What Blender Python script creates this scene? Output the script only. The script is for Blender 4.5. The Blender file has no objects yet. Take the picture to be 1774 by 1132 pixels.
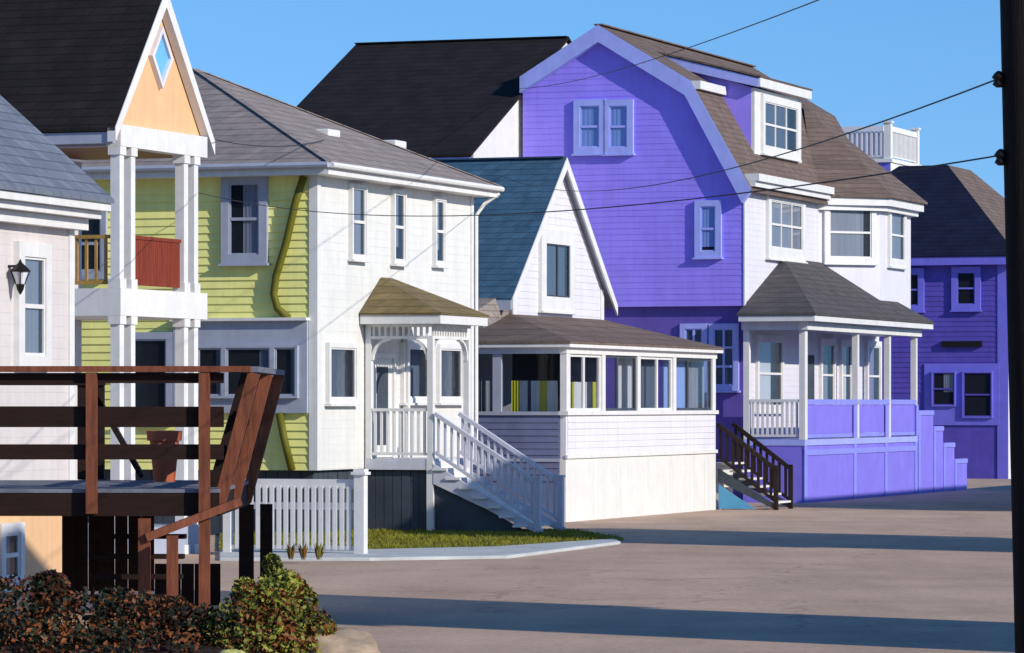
import bpy, bmesh, math, random
from math import radians, sin, cos, tan
from mathutils import Vector, Matrix
random.seed(7)
S = bpy.context.scene
COL = S.collection

# ---------------------------------------------------------------- camera, sky, sun, exposure
K, U0, V0, H = 7000.0, 887.0, 700.0, 2.61      # focal length and horizon measured on the photograph
cam = bpy.data.objects.new('camera', bpy.data.cameras.new('camera'))
COL.objects.link(cam)
cam.location = (0, 0, H)
cam.rotation_euler = (radians(90), 0, 0)
cam.data.sensor_width = 36.0
cam.data.lens = K / 1774 * 36
cam.data.shift_y = (V0 - 566) / 1774
cam.data.clip_start = 0.5
cam.data.clip_end = 6000
S.camera = cam

BETA, ELEV = radians(38), radians(24)
to_sun = Vector((cos(BETA) * cos(ELEV), -sin(BETA) * cos(ELEV), sin(ELEV)))
W = bpy.data.worlds.new('World'); S.world = W; W.use_nodes = True
wt = W.node_tree; wt.nodes.clear()
sky = wt.nodes.new('ShaderNodeTexSky'); sky.sky_type = 'NISHITA'; sky.sun_disc = False
sky.sun_elevation = ELEV
sky.sun_rotation = math.atan2(to_sun.x, to_sun.y)
sky.altitude = 200; sky.air_density = 1.0; sky.dust_density = 0.2; sky.ozone_density = 3.0
tc = wt.nodes.new('ShaderNodeTexCoord')
mad = wt.nodes.new('ShaderNodeVectorMath'); mad.operation = 'MULTIPLY_ADD'
mad.inputs[1].default_value = (1, 1, 0.8); mad.inputs[2].default_value = (0, 0, 0.13)
nrm = wt.nodes.new('ShaderNodeVectorMath'); nrm.operation = 'NORMALIZE'
bg = wt.nodes.new('ShaderNodeBackground'); bg.inputs['Strength'].default_value = 0.135
wo = wt.nodes.new('ShaderNodeOutputWorld')
wt.links.new(tc.outputs['Generated'], mad.inputs[0]); wt.links.new(mad.outputs[0], nrm.inputs[0])
hs = wt.nodes.new('ShaderNodeHueSaturation'); hs.inputs['Saturation'].default_value = 1.3; hs.inputs['Value'].default_value = 1.06; hs.inputs['Hue'].default_value = 0.506
wt.links.new(nrm.outputs[0], sky.inputs['Vector']); wt.links.new(sky.outputs[0], hs.inputs['Color']); wt.links.new(hs.outputs[0], bg.inputs['Color'])
wt.links.new(bg.outputs[0], wo.inputs['Surface'])

sun = bpy.data.objects.new('sun', bpy.data.lights.new('sun', 'SUN')); COL.objects.link(sun)
sun.data.energy = 3.7; sun.data.angle = radians(0.5); sun.data.color = (1.0, 0.93, 0.82)
sun.rotation_euler = to_sun.to_track_quat('Z', 'Y').to_euler()
S.view_settings.view_transform = 'Standard'; S.view_settings.look = 'None'
S.view_settings.exposure = 0.22; S.view_settings.gamma = 1.0
S.render.engine = 'CYCLES'

# ---------------------------------------------------------------- materials
def mat(name, col, rough=0.6, var=0.10, scale=3.0, bump=0.0, bscale=40.0, kind=None, spec=0.3, metal=0.0,
        rows=7.0, stretch=(1, 1, 1), streak=None):
    if streak is None: streak = 0.05 if ('paint' in name or 'trim' in name or 'siding' in name) else (0.07 if kind == 'shingle' else 0.0)
    m = bpy.data.materials.new(name); m.use_nodes = True
    nt = m.node_tree; N = nt.nodes; L = nt.links
    p = N['Principled BSDF']
    p.inputs['Roughness'].default_value = rough; p.inputs['Metallic'].default_value = metal
    p.inputs['Specular IOR Level'].default_value = spec
    t = N.new('ShaderNodeTexCoord')
    mp = N.new('ShaderNodeMapping'); mp.inputs['Scale'].default_value = stretch
    L.new(t.outputs['Object'], mp.inputs['Vector'])
    n1 = N.new('ShaderNodeTexNoise'); n1.inputs['Scale'].default_value = scale
    n1.inputs['Detail'].default_value = 8; n1.inputs['Roughness'].default_value = 0.65
    L.new(mp.outputs[0], n1.inputs['Vector'])
    mr = N.new('ShaderNodeMapRange'); mr.inputs[1].default_value = 0.25; mr.inputs[2].default_value = 0.75
    mr.inputs[3].default_value = 1 - var * 1.6; mr.inputs[4].default_value = 1 + var
    L.new(n1.outputs['Fac'], mr.inputs[0])
    mx = N.new('ShaderNodeVectorMath'); mx.operation = 'SCALE'
    mx.inputs[0].default_value = col[:3]
    L.new(mr.outputs[0], mx.inputs['Scale'])
    out = mx.outputs[0]
    hsrc = None
    if streak > 0:
        ms = N.new('ShaderNodeMapping'); ms.inputs['Scale'].default_value = (2.6, 2.6, 0.16)
        L.new(t.outputs['Object'], ms.inputs['Vector'])
        n3 = N.new('ShaderNodeTexNoise'); n3.inputs['Scale'].default_value = 2.0; n3.inputs['Detail'].default_value = 6; n3.inputs['Roughness'].default_value = 0.7
        L.new(ms.outputs[0], n3.inputs['Vector'])
        m3 = N.new('ShaderNodeMapRange'); m3.inputs[1].default_value = 0.42; m3.inputs[2].default_value = 0.72
        m3.inputs[3].default_value = 1.0; m3.inputs[4].default_value = 1.0 - streak * 2
        L.new(n3.outputs['Fac'], m3.inputs[0])
        s3 = N.new('ShaderNodeVectorMath'); s3.operation = 'SCALE'
        L.new(out, s3.inputs[0]); L.new(m3.outputs[0], s3.inputs['Scale']); out = s3.outputs[0]
    if kind == 'shingle':
        sx = N.new('ShaderNodeSeparateXYZ'); L.new(t.outputs['Object'], sx.inputs[0])
        ad = N.new('ShaderNodeMath'); ad.operation = 'ADD'
        L.new(sx.outputs[0], ad.inputs[0]); L.new(sx.outputs[1], ad.inputs[1])
        cb = N.new('ShaderNodeCombineXYZ'); L.new(ad.outputs[0], cb.inputs[0]); L.new(sx.outputs[2], cb.inputs[1])
        br = N.new('ShaderNodeTexBrick'); br.inputs['Scale'].default_value = 1.0
        br.inputs['Brick Width'].default_value = 0.33; br.inputs['Row Height'].default_value = 1.0 / rows
        br.inputs['Mortar Size'].default_value = 0.012; br.inputs['Mortar Smooth'].default_value = 0.6
        br.inputs['Color1'].default_value = (0.86, 0.86, 0.86, 1); br.inputs['Color2'].default_value = (1.12, 1.1, 1.08, 1)
        br.inputs['Mortar'].default_value = (0.62, 0.62, 0.62, 1); br.inputs['Bias'].default_value = 0.0
        L.new(cb.outputs[0], br.inputs['Vector'])
        mu = N.new('ShaderNodeVectorMath'); mu.operation = 'MULTIPLY'
        L.new(out, mu.inputs[0]); L.new(br.outputs['Color'], mu.inputs[1]); out = mu.outputs[0]
        hsrc = br.outputs['Fac']
    elif kind == 'clap':
        sx = N.new('ShaderNodeSeparateXYZ'); L.new(t.outputs['Object'], sx.inputs[0])
        ml = N.new('ShaderNodeMath'); ml.operation = 'MULTIPLY'; ml.inputs[1].default_value = rows
        L.new(sx.outputs[2], ml.inputs[0])
        fr = N.new('ShaderNodeMath'); fr.operation = 'FRACT'; L.new(ml.outputs[0], fr.inputs[0])
        hsrc = fr.outputs[0]
    L.new(out, p.inputs['Base Color'])
    if bump > 0 or hsrc is not None:
        n2 = N.new('ShaderNodeTexNoise'); n2.inputs['Scale'].default_value = bscale
        n2.inputs['Detail'].default_value = 4
        L.new(mp.outputs[0], n2.inputs['Vector'])
        b = N.new('ShaderNodeBump'); b.inputs['Strength'].default_value = max(bump, 0.05)
        b.inputs['Distance'].default_value = 0.02
        L.new(n2.outputs['Fac'], b.inputs['Height'])
        last = b
        if hsrc is not None:
            b2 = N.new('ShaderNodeBump'); b2.inputs['Strength'].default_value = 0.6; b2.inputs['Distance'].default_value = 0.02
            b2.invert = True
            L.new(hsrc, b2.inputs['Height']); L.new(b.outputs[0], b2.inputs['Normal']); last = b2
        L.new(last.outputs[0], p.inputs['Normal'])
    return m

def glass_mat(name, tint=(0.9, 0.92, 0.94)):
    m = bpy.data.materials.new(name); m.use_nodes = True
    nt = m.node_tree; N = nt.nodes; L = nt.links; N.clear()
    o = N.new('ShaderNodeOutputMaterial'); mix = N.new('ShaderNodeMixShader')
    tr = N.new('ShaderNodeBsdfTransparent'); tr.inputs[0].default_value = (*tint, 1)
    gl = N.new('ShaderNodeBsdfGlossy'); gl.inputs['Roughness'].default_value = 0.05
    no = N.new('ShaderNodeTexNoise'); no.inputs['Scale'].default_value = 2.0
    bu = N.new('ShaderNodeBump'); bu.inputs['Strength'].default_value = 0.06; bu.inputs['Distance'].default_value = 0.1
    L.new(no.outputs['Fac'], bu.inputs['Height']); L.new(bu.outputs[0], gl.inputs['Normal'])
    f = N.new('ShaderNodeFresnel'); f.inputs[0].default_value = 1.5
    ad = N.new('ShaderNodeMath'); ad.operation = 'ADD'; ad.operation = 'MULTIPLY'; ad.inputs[1].default_value = 0.24
    L.new(f.outputs[0], ad.inputs[0])
    L.new(ad.outputs[0], mix.inputs[0]); L.new(tr.outputs[0], mix.inputs[1]); L.new(gl.outputs[0], mix.inputs[2])
    L.new(mix.outputs[0], o.inputs['Surface'])
    return m

M = {}
M['white'] = mat('white_paint', (0.73, 0.725, 0.69), 0.55, 0.06, 2.0, 0.08, 30)
M['trim'] = mat('white_trim', (0.74, 0.73, 0.71), 0.5, 0.06, 4.0, 0.08, 30)
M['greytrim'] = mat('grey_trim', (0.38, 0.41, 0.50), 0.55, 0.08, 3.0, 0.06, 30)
M['yellow'] = mat('yellow_paint', (0.90, 0.87, 0.30), 0.6, 0.06, 2.0, 0.08, 30)
M['olive'] = mat('olive_paint', (0.13, 0.12, 0.006), 0.6, 0.1, 5.0, 0.06, 30)  # shadow tone for the strip across the yellow wall
M['greyroof'] = mat('grey_shingle', (0.30, 0.255, 0.235), 0.9, 0.14, 2.0, 0.3, 120, 'shingle')
M['brownroof'] = mat('brown_shingle', (0.17, 0.125, 0.105), 0.9, 0.16, 2.0, 0.3, 120, 'shingle')
M['blackroof'] = mat('black_shingle', (0.022, 0.018, 0.019), 0.85, 0.25, 1.5, 0.3, 120, 'shingle', spec=0.15)
M['blueroof'] = mat('blue_shingle', (0.055, 0.125, 0.20), 0.85, 0.16, 2.0, 0.3, 120, 'shingle', spec=0.15)
M['slateroof'] = mat('slate_shingle', (0.16, 0.19, 0.24), 0.85, 0.14, 2.0, 0.3, 120, 'shingle')
M['charroof'] = mat('charcoal_shingle', (0.09, 0.082, 0.085), 0.9, 0.16, 2.0, 0.3, 120, 'shingle')
M['navyroof'] = mat('navy_shingle', (0.012, 0.016, 0.04), 0.85, 0.2, 2.0, 0.3, 120, 'shingle', spec=0.12)
M['purple'] = mat('purple_paint', (0.33, 0.25, 0.92), 0.6, 0.08, 1.2, 0.08, 30)  # white siding of the shaded side, blue shade put into the colour
M['deeppurple'] = mat('deep_purple_paint', (0.13, 0.09, 0.40), 0.65, 0.12, 1.5, 0.08, 30)  # darker purple for the lower storey side
M['lilac'] = mat('lilac_trim', (0.38, 0.43, 0.88), 0.55, 0.08, 2.5, 0.06, 30)
M['lavender'] = mat('lavender_paint', (0.71, 0.69, 0.74), 0.55, 0.05, 1.5, 0.06, 30)
M['porchlilac'] = mat('porch_lilac_paint', (0.24, 0.20, 0.80), 0.55, 0.08, 2.0, 0.06, 30)  # shade of the porch front put into the colour
M['violet'] = mat('violet_paint', (0.10, 0.075, 0.42), 0.6, 0.14, 1.5, 0.08, 30)  # house lies in shade, the dark is put into its colour
M['violettrim'] = mat('violet_trim', (0.18, 0.17, 0.70), 0.55, 0.1, 2.0, 0.06, 30)  # blue shade of side walls and trim, put into the colour
M['peach'] = mat('peach_paint', (0.76, 0.47, 0.25), 0.6, 0.05, 2.0, 0.1, 40)
M['pink'] = mat('pinkish_white_paint', (0.64, 0.585, 0.565), 0.6, 0.06, 2.0, 0.1, 40, 'clap', rows=6.5)
M['redwood'] = mat('red_stained_wood', (0.22, 0.035, 0.012), 0.6, 0.3, 3.0, 0.25, 30, stretch=(6, 6, 0.6))
M['ceiling'] = mat('varnished_ceiling', (0.20, 0.045, 0.008), 0.5, 0.25, 3.0, 0.15, 30, stretch=(0.6, 6, 6))
M['tanwood'] = mat('tan_wood', (0.42, 0.24, 0.06), 0.6, 0.2, 4.0, 0.15, 30)
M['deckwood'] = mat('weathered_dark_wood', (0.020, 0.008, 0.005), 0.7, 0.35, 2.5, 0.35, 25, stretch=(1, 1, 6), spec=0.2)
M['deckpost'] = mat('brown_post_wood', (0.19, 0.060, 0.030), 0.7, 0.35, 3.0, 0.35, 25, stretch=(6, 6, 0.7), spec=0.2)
M['deckfloor'] = mat('grey_deck_boards', (0.16, 0.17, 0.21), 0.8, 0.25, 2.0, 0.3, 25, stretch=(1, 8, 1))
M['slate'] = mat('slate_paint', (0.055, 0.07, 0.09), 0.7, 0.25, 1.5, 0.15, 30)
M['bluesh'] = mat('blue_grey_shingles', (0.15, 0.17, 0.29), 0.75, 0.15, 2.0, 0.2, 60, 'clap', rows=7)
M['palelilac'] = mat('pale_lilac_trim', (0.27, 0.29, 0.84), 0.55, 0.08, 2.5, 0.06, 30)  # porch battens and rails, tinted with the same shade
M['blackwood'] = mat('black_stained_wood', (0.022, 0.012, 0.009), 0.6, 0.3, 3.0, 0.25, 30, spec=0.25)
M['stairgrey'] = mat('grey_blue_paint', (0.58, 0.58, 0.66), 0.5, 0.06, 2.0, 0.06, 30)
M['dark'] = mat('dark_interior', (0.018, 0.020, 0.026), 0.8, 0.2, 1.0)
M['curtain'] = mat('grey_curtain', (0.30, 0.31, 0.36), 0.85, 0.14, 1.0, 0.2, 6, stretch=(8, 8, 0.3))
M['curtainslate'] = mat('slate_curtain', (0.13, 0.16, 0.21), 0.85, 0.14, 1.0, 0.2, 6, stretch=(8, 8, 0.3))
M['curtainwhite'] = mat('white_curtain', (0.72, 0.72, 0.74), 0.85, 0.1, 1.0, 0.3, 6, stretch=(10, 10, 0.3))
M['curtainyellow'] = mat('yellow_curtain', (0.55, 0.52, 0.04), 0.85, 0.1, 1.0, 0.3, 6, stretch=(10, 10, 0.3))
M['curtainblue'] = mat('blue_curtain', (0.34, 0.48, 0.90), 0.85, 0.1, 1.0, 0.3, 6, stretch=(10, 10, 0.3))  # drape colour, also stands in for sky reflected in gable panes
M['curtainmauve'] = mat('mauve_panel', (0.30, 0.24, 0.42), 0.85, 0.1, 1.0)
M['glass'] = glass_mat('window_glass')
M['skyglass'] = mat('blue_glass', (0.16, 0.45, 0.75), 0.15, 0.08, 3.0, spec=0.5)
M['iron'] = mat('black_iron', (0.015, 0.012, 0.012), 0.5, 0.2, 5.0, metal=0.3)
M['teal'] = mat('teal_tarp', (0.10, 0.36, 0.58), 0.6, 0.1, 3.0)
M['terracotta'] = mat('terracotta', (0.40, 0.10, 0.045), 0.75, 0.15, 6.0, 0.15)
M['pole'] = mat('creosoted_wood', (0.012, 0.009, 0.008), 0.8, 0.4, 3.0, 0.5, 20, stretch=(8, 8, 0.4), spec=0.15)
M['wire'] = mat('black_cable', (0.02, 0.02, 0.022), 0.6, 0.1)
M['road'] = mat('sandy_asphalt', (0.57, 0.41, 0.30), 0.92, 0.12, 0.35, 0.6, 60, spec=0.15)
M['walk'] = mat('pale_concrete', (0.50, 0.52, 0.52), 0.9, 0.18, 1.2, 0.4, 50)
M['lawn'] = mat('lawn_soil', (0.16, 0.17, 0.02), 0.95, 0.25, 1.5, 0.5, 40)
M['grass'] = mat('grass_blade', (0.19, 0.18, 0.012), 0.8, 0.3, 0.8)
M['leafred'] = mat('red_brown_leaf', (0.070, 0.014, 0.006), 0.6, 0.45, 2.5)
M['leafdark'] = mat('dark_leaf', (0.016, 0.022, 0.008), 0.6, 0.4, 2.5)
M['leafgreen'] = mat('olive_leaf', (0.17, 0.19, 0.03), 0.6, 0.4, 2.5)
M['leaforange'] = mat('rust_leaf', (0.20, 0.06, 0.015), 0.6, 0.35, 2.5)
M['leaflime'] = mat('yellow_green_leaf', (0.27, 0.28, 0.04), 0.6, 0.35, 2.5)
M['twig'] = mat('twig_bark', (0.05, 0.03, 0.02), 0.8, 0.3)
M['rock'] = mat('tan_rock', (0.36, 0.27, 0.19), 0.85, 0.3, 2.5, 0.7, 8, stretch=(1, 1, 4))
M['palerock'] = mat('lichen_rock', (0.52, 0.50, 0.16), 0.85, 0.2, 4.0, 0.5, 10)
M['neighbour'] = mat('neighbour_siding', (0.55, 0.53, 0.50), 0.6, 0.08, 2.0, 0.1, 30, 'clap', rows=7)  # siding of the added shadow casters

def road_detail(m):
    nt = m.node_tree; N = nt.nodes; L = nt.links; p = N['Principled BSDF']
    src = p.inputs['Base Color'].links[0].from_socket
    t = N.new('ShaderNodeTexCoord')
    def noise(sc, det, rough, st=(1, 1, 1)):
        mp = N.new('ShaderNodeMapping'); mp.inputs['Scale'].default_value = st; L.new(t.outputs['Object'], mp.inputs[0])
        n = N.new('ShaderNodeTexNoise'); n.inputs['Scale'].default_value = sc; n.inputs['Detail'].default_value = det; n.inputs['Roughness'].default_value = rough
        L.new(mp.outputs[0], n.inputs['Vector']); return n.outputs['Fac']
    def rng(x, a, b, c, d):
        q = N.new('ShaderNodeMapRange'); q.inputs[1].default_value = a; q.inputs[2].default_value = b; q.inputs[3].default_value = c; q.inputs[4].default_value = d
        L.new(x, q.inputs[0]); return q.outputs[0]
    def mul(c, f):
        q = N.new('ShaderNodeVectorMath'); q.operation = 'SCALE'; L.new(c, q.inputs[0]); L.new(f, q.inputs['Scale']); return q.outputs[0]
    src = mul(src, rng(noise(0.55, 6, .6, (1, .22, 1)), .40, .70, 1.06, .84))          # worn and patched areas
    src = mul(src, rng(noise(9, 3, .8), .35, .70, 1.10, .80))                          # aggregate
    src = mul(src, rng(noise(70, 2, .8), .40, .75, 1.08, .72))
    wv = N.new('ShaderNodeTexNoise'); wv.inputs['Scale'].default_value = 1.4; wv.inputs['Detail'].default_value = 5; L.new(t.outputs['Object'], wv.inputs['Vector'])
    ad = N.new('ShaderNodeVectorMath'); ad.operation = 'MULTIPLY_ADD'; ad.inputs[1].default_value = (1.6, 1.6, 0); L.new(wv.outputs['Color'], ad.inputs[0]); L.new(t.outputs['Object'], ad.inputs[2])
    vo = N.new('ShaderNodeTexVoronoi'); vo.feature = 'DISTANCE_TO_EDGE'; vo.inputs['Scale'].default_value = 0.22; L.new(ad.outputs[0], vo.inputs['Vector'])
    ck = rng(vo.outputs['Distance'], .0, .010, .68, 1.0)
    gate = rng(noise(.12, 2, .5), .48, .56, 1.0, 0.0)
    mxn = N.new('ShaderNodeMath'); mxn.operation = 'MAXIMUM'; L.new(ck, mxn.inputs[0]); L.new(gate, mxn.inputs[1])
    src = mul(src, mxn.outputs[0])                                                     # cracks
    L.new(src, p.inputs['Base Color'])
road_detail(M['road'])

# ---------------------------------------------------------------- mesh helpers
class MB:
    def __init__(self): self.bm = bmesh.new()
    def face(self, pts):
        vs = [self.bm.verts.new(p) for p in pts]
        try: return self.bm.faces.new(vs)
        except ValueError: return None
    def hexa(self, p):      # p: 8 corners, bottom 4 then top 4
        v = [self.bm.verts.new(q) for q in p]
        for f in ((3, 2, 1, 0), (4, 5, 6, 7), (0, 1, 5, 4), (1, 2, 6, 5), (2, 3, 7, 6), (3, 0, 4, 7)):
            self.bm.faces.new([v[i] for i in f])
        return self
    def box(self, x0, x1, y0, y1, z0, z1):
        self.hexa([(x0, y0, z0), (x1, y0, z0), (x1, y1, z0), (x0, y1, z0),
                   (x0, y0, z1), (x1, y0, z1), (x1, y1, z1), (x0, y1, z1)])
        return self
    def obox(self, O, e, n, s0, s1, t0, t1, d0, d1):
        O = Vector(O); e = Vector(e); n = Vector(n); z = Vector((0, 0, 1))
        P = lambda s, t, d: O + e * s + z * t + n * d
        self.hexa([P(s0, t0, d0), P(s1, t0, d0), P(s1, t0, d1), P(s0, t0, d1),
                   P(s0, t1, d0), P(s1, t1, d0), P(s1, t1, d1), P(s0, t1, d1)])
        return self
    def bar(self, p0, p1, w, h, up=(0, 0, 1)):
        p0 = Vector(p0); p1 = Vector(p1); d = (p1 - p0).normalized()
        r = d.cross(Vector(up))
        if r.length < 1e-4: r = d.cross(Vector((1, 0, 0)))
        r.normalize(); q = r.cross(d).normalized()
        r = r * (w / 2); q = q * (h / 2)
        self.hexa([p0 - r - q, p0 + r - q, p0 + r + q, p0 - r + q, p1 - r - q, p1 + r - q, p1 + r + q, p1 - r + q])
        return self
    def tube(self, pts, r, n=8, r1=None, cap=True):
        pts = [Vector(p) for p in pts]; rings = []
        N = len(pts); a = None
        for i, p in enumerate(pts):
            d = (pts[min(i + 1, N - 1)] - pts[max(i - 1, 0)]).normalized()
            if a is None:
                a = d.cross(Vector((0, 0, 1)))
                if a.length < 1e-3: a = Vector((1, 0, 0))
            a = a - d * a.dot(d); a.normalize(); b = d.cross(a)
            rr = r if r1 is None else r + (r1 - r) * i / max(1, N - 1)
            rings.append([self.bm.verts.new(p + a * rr * cos(2 * math.pi * k / n) + b * rr * sin(2 * math.pi * k / n)) for k in range(n)])
        for i in range(N - 1):
            for k in range(n):
                self.bm.faces.new([rings[i][k], rings[i][(k + 1) % n], rings[i + 1][(k + 1) % n], rings[i + 1][k]])
        if cap:
            self.bm.faces.new(rings[0]); self.bm.faces.new(rings[-1])
        return self
    def lathe(self, c, prof, n=16):
        c = Vector(c); rings = []
        for r, z in prof:
            rings.append([self.bm.verts.new(c + Vector((r * cos(2 * math.pi * k / n), r * sin(2 * math.pi * k / n), z))) for k in range(n)])
        for i in range(len(rings) - 1):
            for k in range(n):
                self.bm.faces.new([rings[i][k], rings[i][(k + 1) % n], rings[i + 1][(k + 1) % n], rings[i + 1][k]])
        self.bm.faces.new(rings[0]); self.bm.faces.new(rings[-1])
        return self
    def prism(self, poly, z0, z1):                 # vertical prism over a plan polygon
        n = len(poly)
        lo = [self.bm.verts.new((p[0], p[1], z0)) for p in poly]; hi = [self.bm.verts.new((p[0], p[1], z1)) for p in poly]
        self.bm.faces.new(lo[::-1]); self.bm.faces.new(hi)
        for i in range(n): self.bm.faces.new([lo[i], lo[(i + 1) % n], hi[(i + 1) % n], hi[i]])
        return self
    def slab(self, O, e, n, poly, d0, d1):         # polygon (s,t) in an upright plane, given thickness
        O = Vector(O); e = Vector(e); n = Vector(n); z = Vector((0, 0, 1)); m = len(poly)
        A = [self.bm.verts.new(O + e * s + z * t + n * d0) for s, t in poly]
        B = [self.bm.verts.new(O + e * s + z * t + n * d1) for s, t in poly]
        self.bm.faces.new(A[::-1]); self.bm.faces.new(B)
        for i in range(m): self.bm.faces.new([A[i], A[(i + 1) % m], B[(i + 1) % m], B[i]])
        return self
    def clap(self, O, e, n, poly, row=0.13, lip=0.02, base=0.004):   # overlapping boards over a convex upright polygon
        O = Vector(O); e = Vector(e); n = Vector(n); z = Vector((0, 0, 1))
        P = lambda s, t, d: O + e * s + z * t + n * d
        def span(t):
            xs = []
            for i in range(len(poly)):
                (s0, t0), (s1, t1) = poly[i], poly[(i + 1) % len(poly)]
                if min(t0, t1) - 1e-6 <= t <= max(t0, t1) + 1e-6:
                    if abs(t1 - t0) < 1e-9: xs += [s0, s1]
                    else: xs.append(s0 + (s1 - s0) * (t - t0) / (t1 - t0))
            return (min(xs), max(xs)) if xs else None
        lo = min(p[1] for p in poly); hi = max(p[1] for p in poly)
        k = max(1, round((hi - lo) / row)); h = (hi - lo) / k
        for i in range(k):
            t0 = lo + i * h; t1 = t0 + h
            a = span(t0 + 1e-5); b = span(t1 - 1e-5)
            if not a or not b: continue
            cuts = [0.0]; W_ = a[1] - a[0]
            x = random.uniform(1.0, 5.5)
            while x < W_ - .5: cuts.append(x / W_); x += random.uniform(3.4, 5.5)
            cuts.append(1.0)
            for f0, f1 in zip(cuts[:-1], cuts[1:]):
                j = lip * (1 + random.uniform(-.16, .16)); g_ = .0004 / max(W_, .1)
                f0 += g_ if f0 > 0 else 0
                al, ar = a[0] + W_ * f0, a[0] + W_ * f1; bl_, br_ = b[0] + (b[1] - b[0]) * f0, b[0] + (b[1] - b[0]) * f1
                self.face([P(al, t0, j), P(ar, t0, j), P(br_, t1, base), P(bl_, t1, base)])
                self.face([P(al, t0, 0), P(ar, t0, 0), P(ar, t0, j), P(al, t0, j)])
                self.face([P(al, t0, 0), P(al, t0, j), P(bl_, t1, base)])
                self.face([P(ar, t0, 0), P(br_, t1, base), P(ar, t0, j)])
        return self
    def shell(self, verts, faces, th):             # roof planes with thickness
        V = [Vector(v) for v in verts]
        T = [self.bm.verts.new(v) for v in V]; B = [self.bm.verts.new(v - Vector((0, 0, th))) for v in V]
        cnt = {}
        for f in faces:
            self.bm.faces.new([T[i] for i in f]); self.bm.faces.new([B[i] for i in reversed(f)])
            for i in range(len(f)):
                a, b = f[i], f[(i + 1) % len(f)]
                cnt.setdefault(frozenset((a, b)), []).append((a, b))
        for kx, l in cnt.items():
            if len(l) == 1:
                a, b = l[0]; self.bm.faces.new([T[b], T[a], B[a], B[b]])
        return self
    def build(self, name, m, parent=None, smooth=False, bevel=0.0):
        bmesh.ops.recalc_face_normals(self.bm, faces=self.bm.faces[:])
        me = bpy.data.meshes.new(name); self.bm.to_mesh(me); self.bm.free()
        for mm in (m if isinstance(m, (list, tuple)) else [m]): me.materials.append(mm)
        o = bpy.data.objects.new(name, me); COL.objects.link(o)
        if parent: o.parent = parent
        if smooth:
            for p in me.polygons: p.use_smooth = True
        if bevel > 0:
            b = o.modifiers.new('bevel', 'BEVEL'); b.width = bevel; b.segments = 2; b.limit_method = 'ANGLE'
        return o

def tag(o, label=None, cat=None, group=None, kind=None):
    if label: o['label'] = label
    if cat: o['category'] = cat
    if group: o['group'] = group
    if kind: o['kind'] = kind
    return o
def thing(name, label, cat, loc=(0, 0, 0), rz=0.0, group=None):
    o = bpy.data.objects.new(name, None); COL.objects.link(o)
    o.location = loc; o.rotation_euler = (0, 0, rz); o.empty_display_size = 0.5
    return tag(o, label, cat, group)

class Frame:      # a building's own axes: x along its street front (receding), y into the lot, z up; read off sizes from the photograph
    def __init__(s, u, Y, theta):
        s.Y0 = Y; s.X0 = (u - U0) / K * Y; s.th = radians(theta); s.s = sin(s.th); s.c = cos(s.th)
        s.rz = math.pi / 2 - s.th; s.loc = (s.X0, s.Y0, 0)
    def a(s, u, b=0.0):
        k = (u - U0) / K
        return (k * s.Y0 - s.X0 + b * (s.c + k * s.s)) / (s.s - k * s.c)
    def b(s, u, a=0.0):
        k = (u - U0) / K
        return (s.X0 - k * s.Y0 + a * (s.s - k * s.c)) / (s.c + k * s.s)
    def z(s, a, b, v): return H + (V0 - v) * (s.Y0 + s.c * a + s.s * b) / K
    def w(s, a, b, z): return Vector((s.X0 + s.s * a - s.c * b, s.Y0 + s.c * a + s.s * b, z))
def gp(u, v, z=0.0):
    Y = K * (H - z) / (v - V0); return ((u - U0) / K * Y, Y, z)
FN, FE = (0, -1, 0), (1, 0, 0)       # street front: outward and along
SN, SE = (-1, 0, 0), (0, 1, 0)       # near side: outward and along

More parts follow.
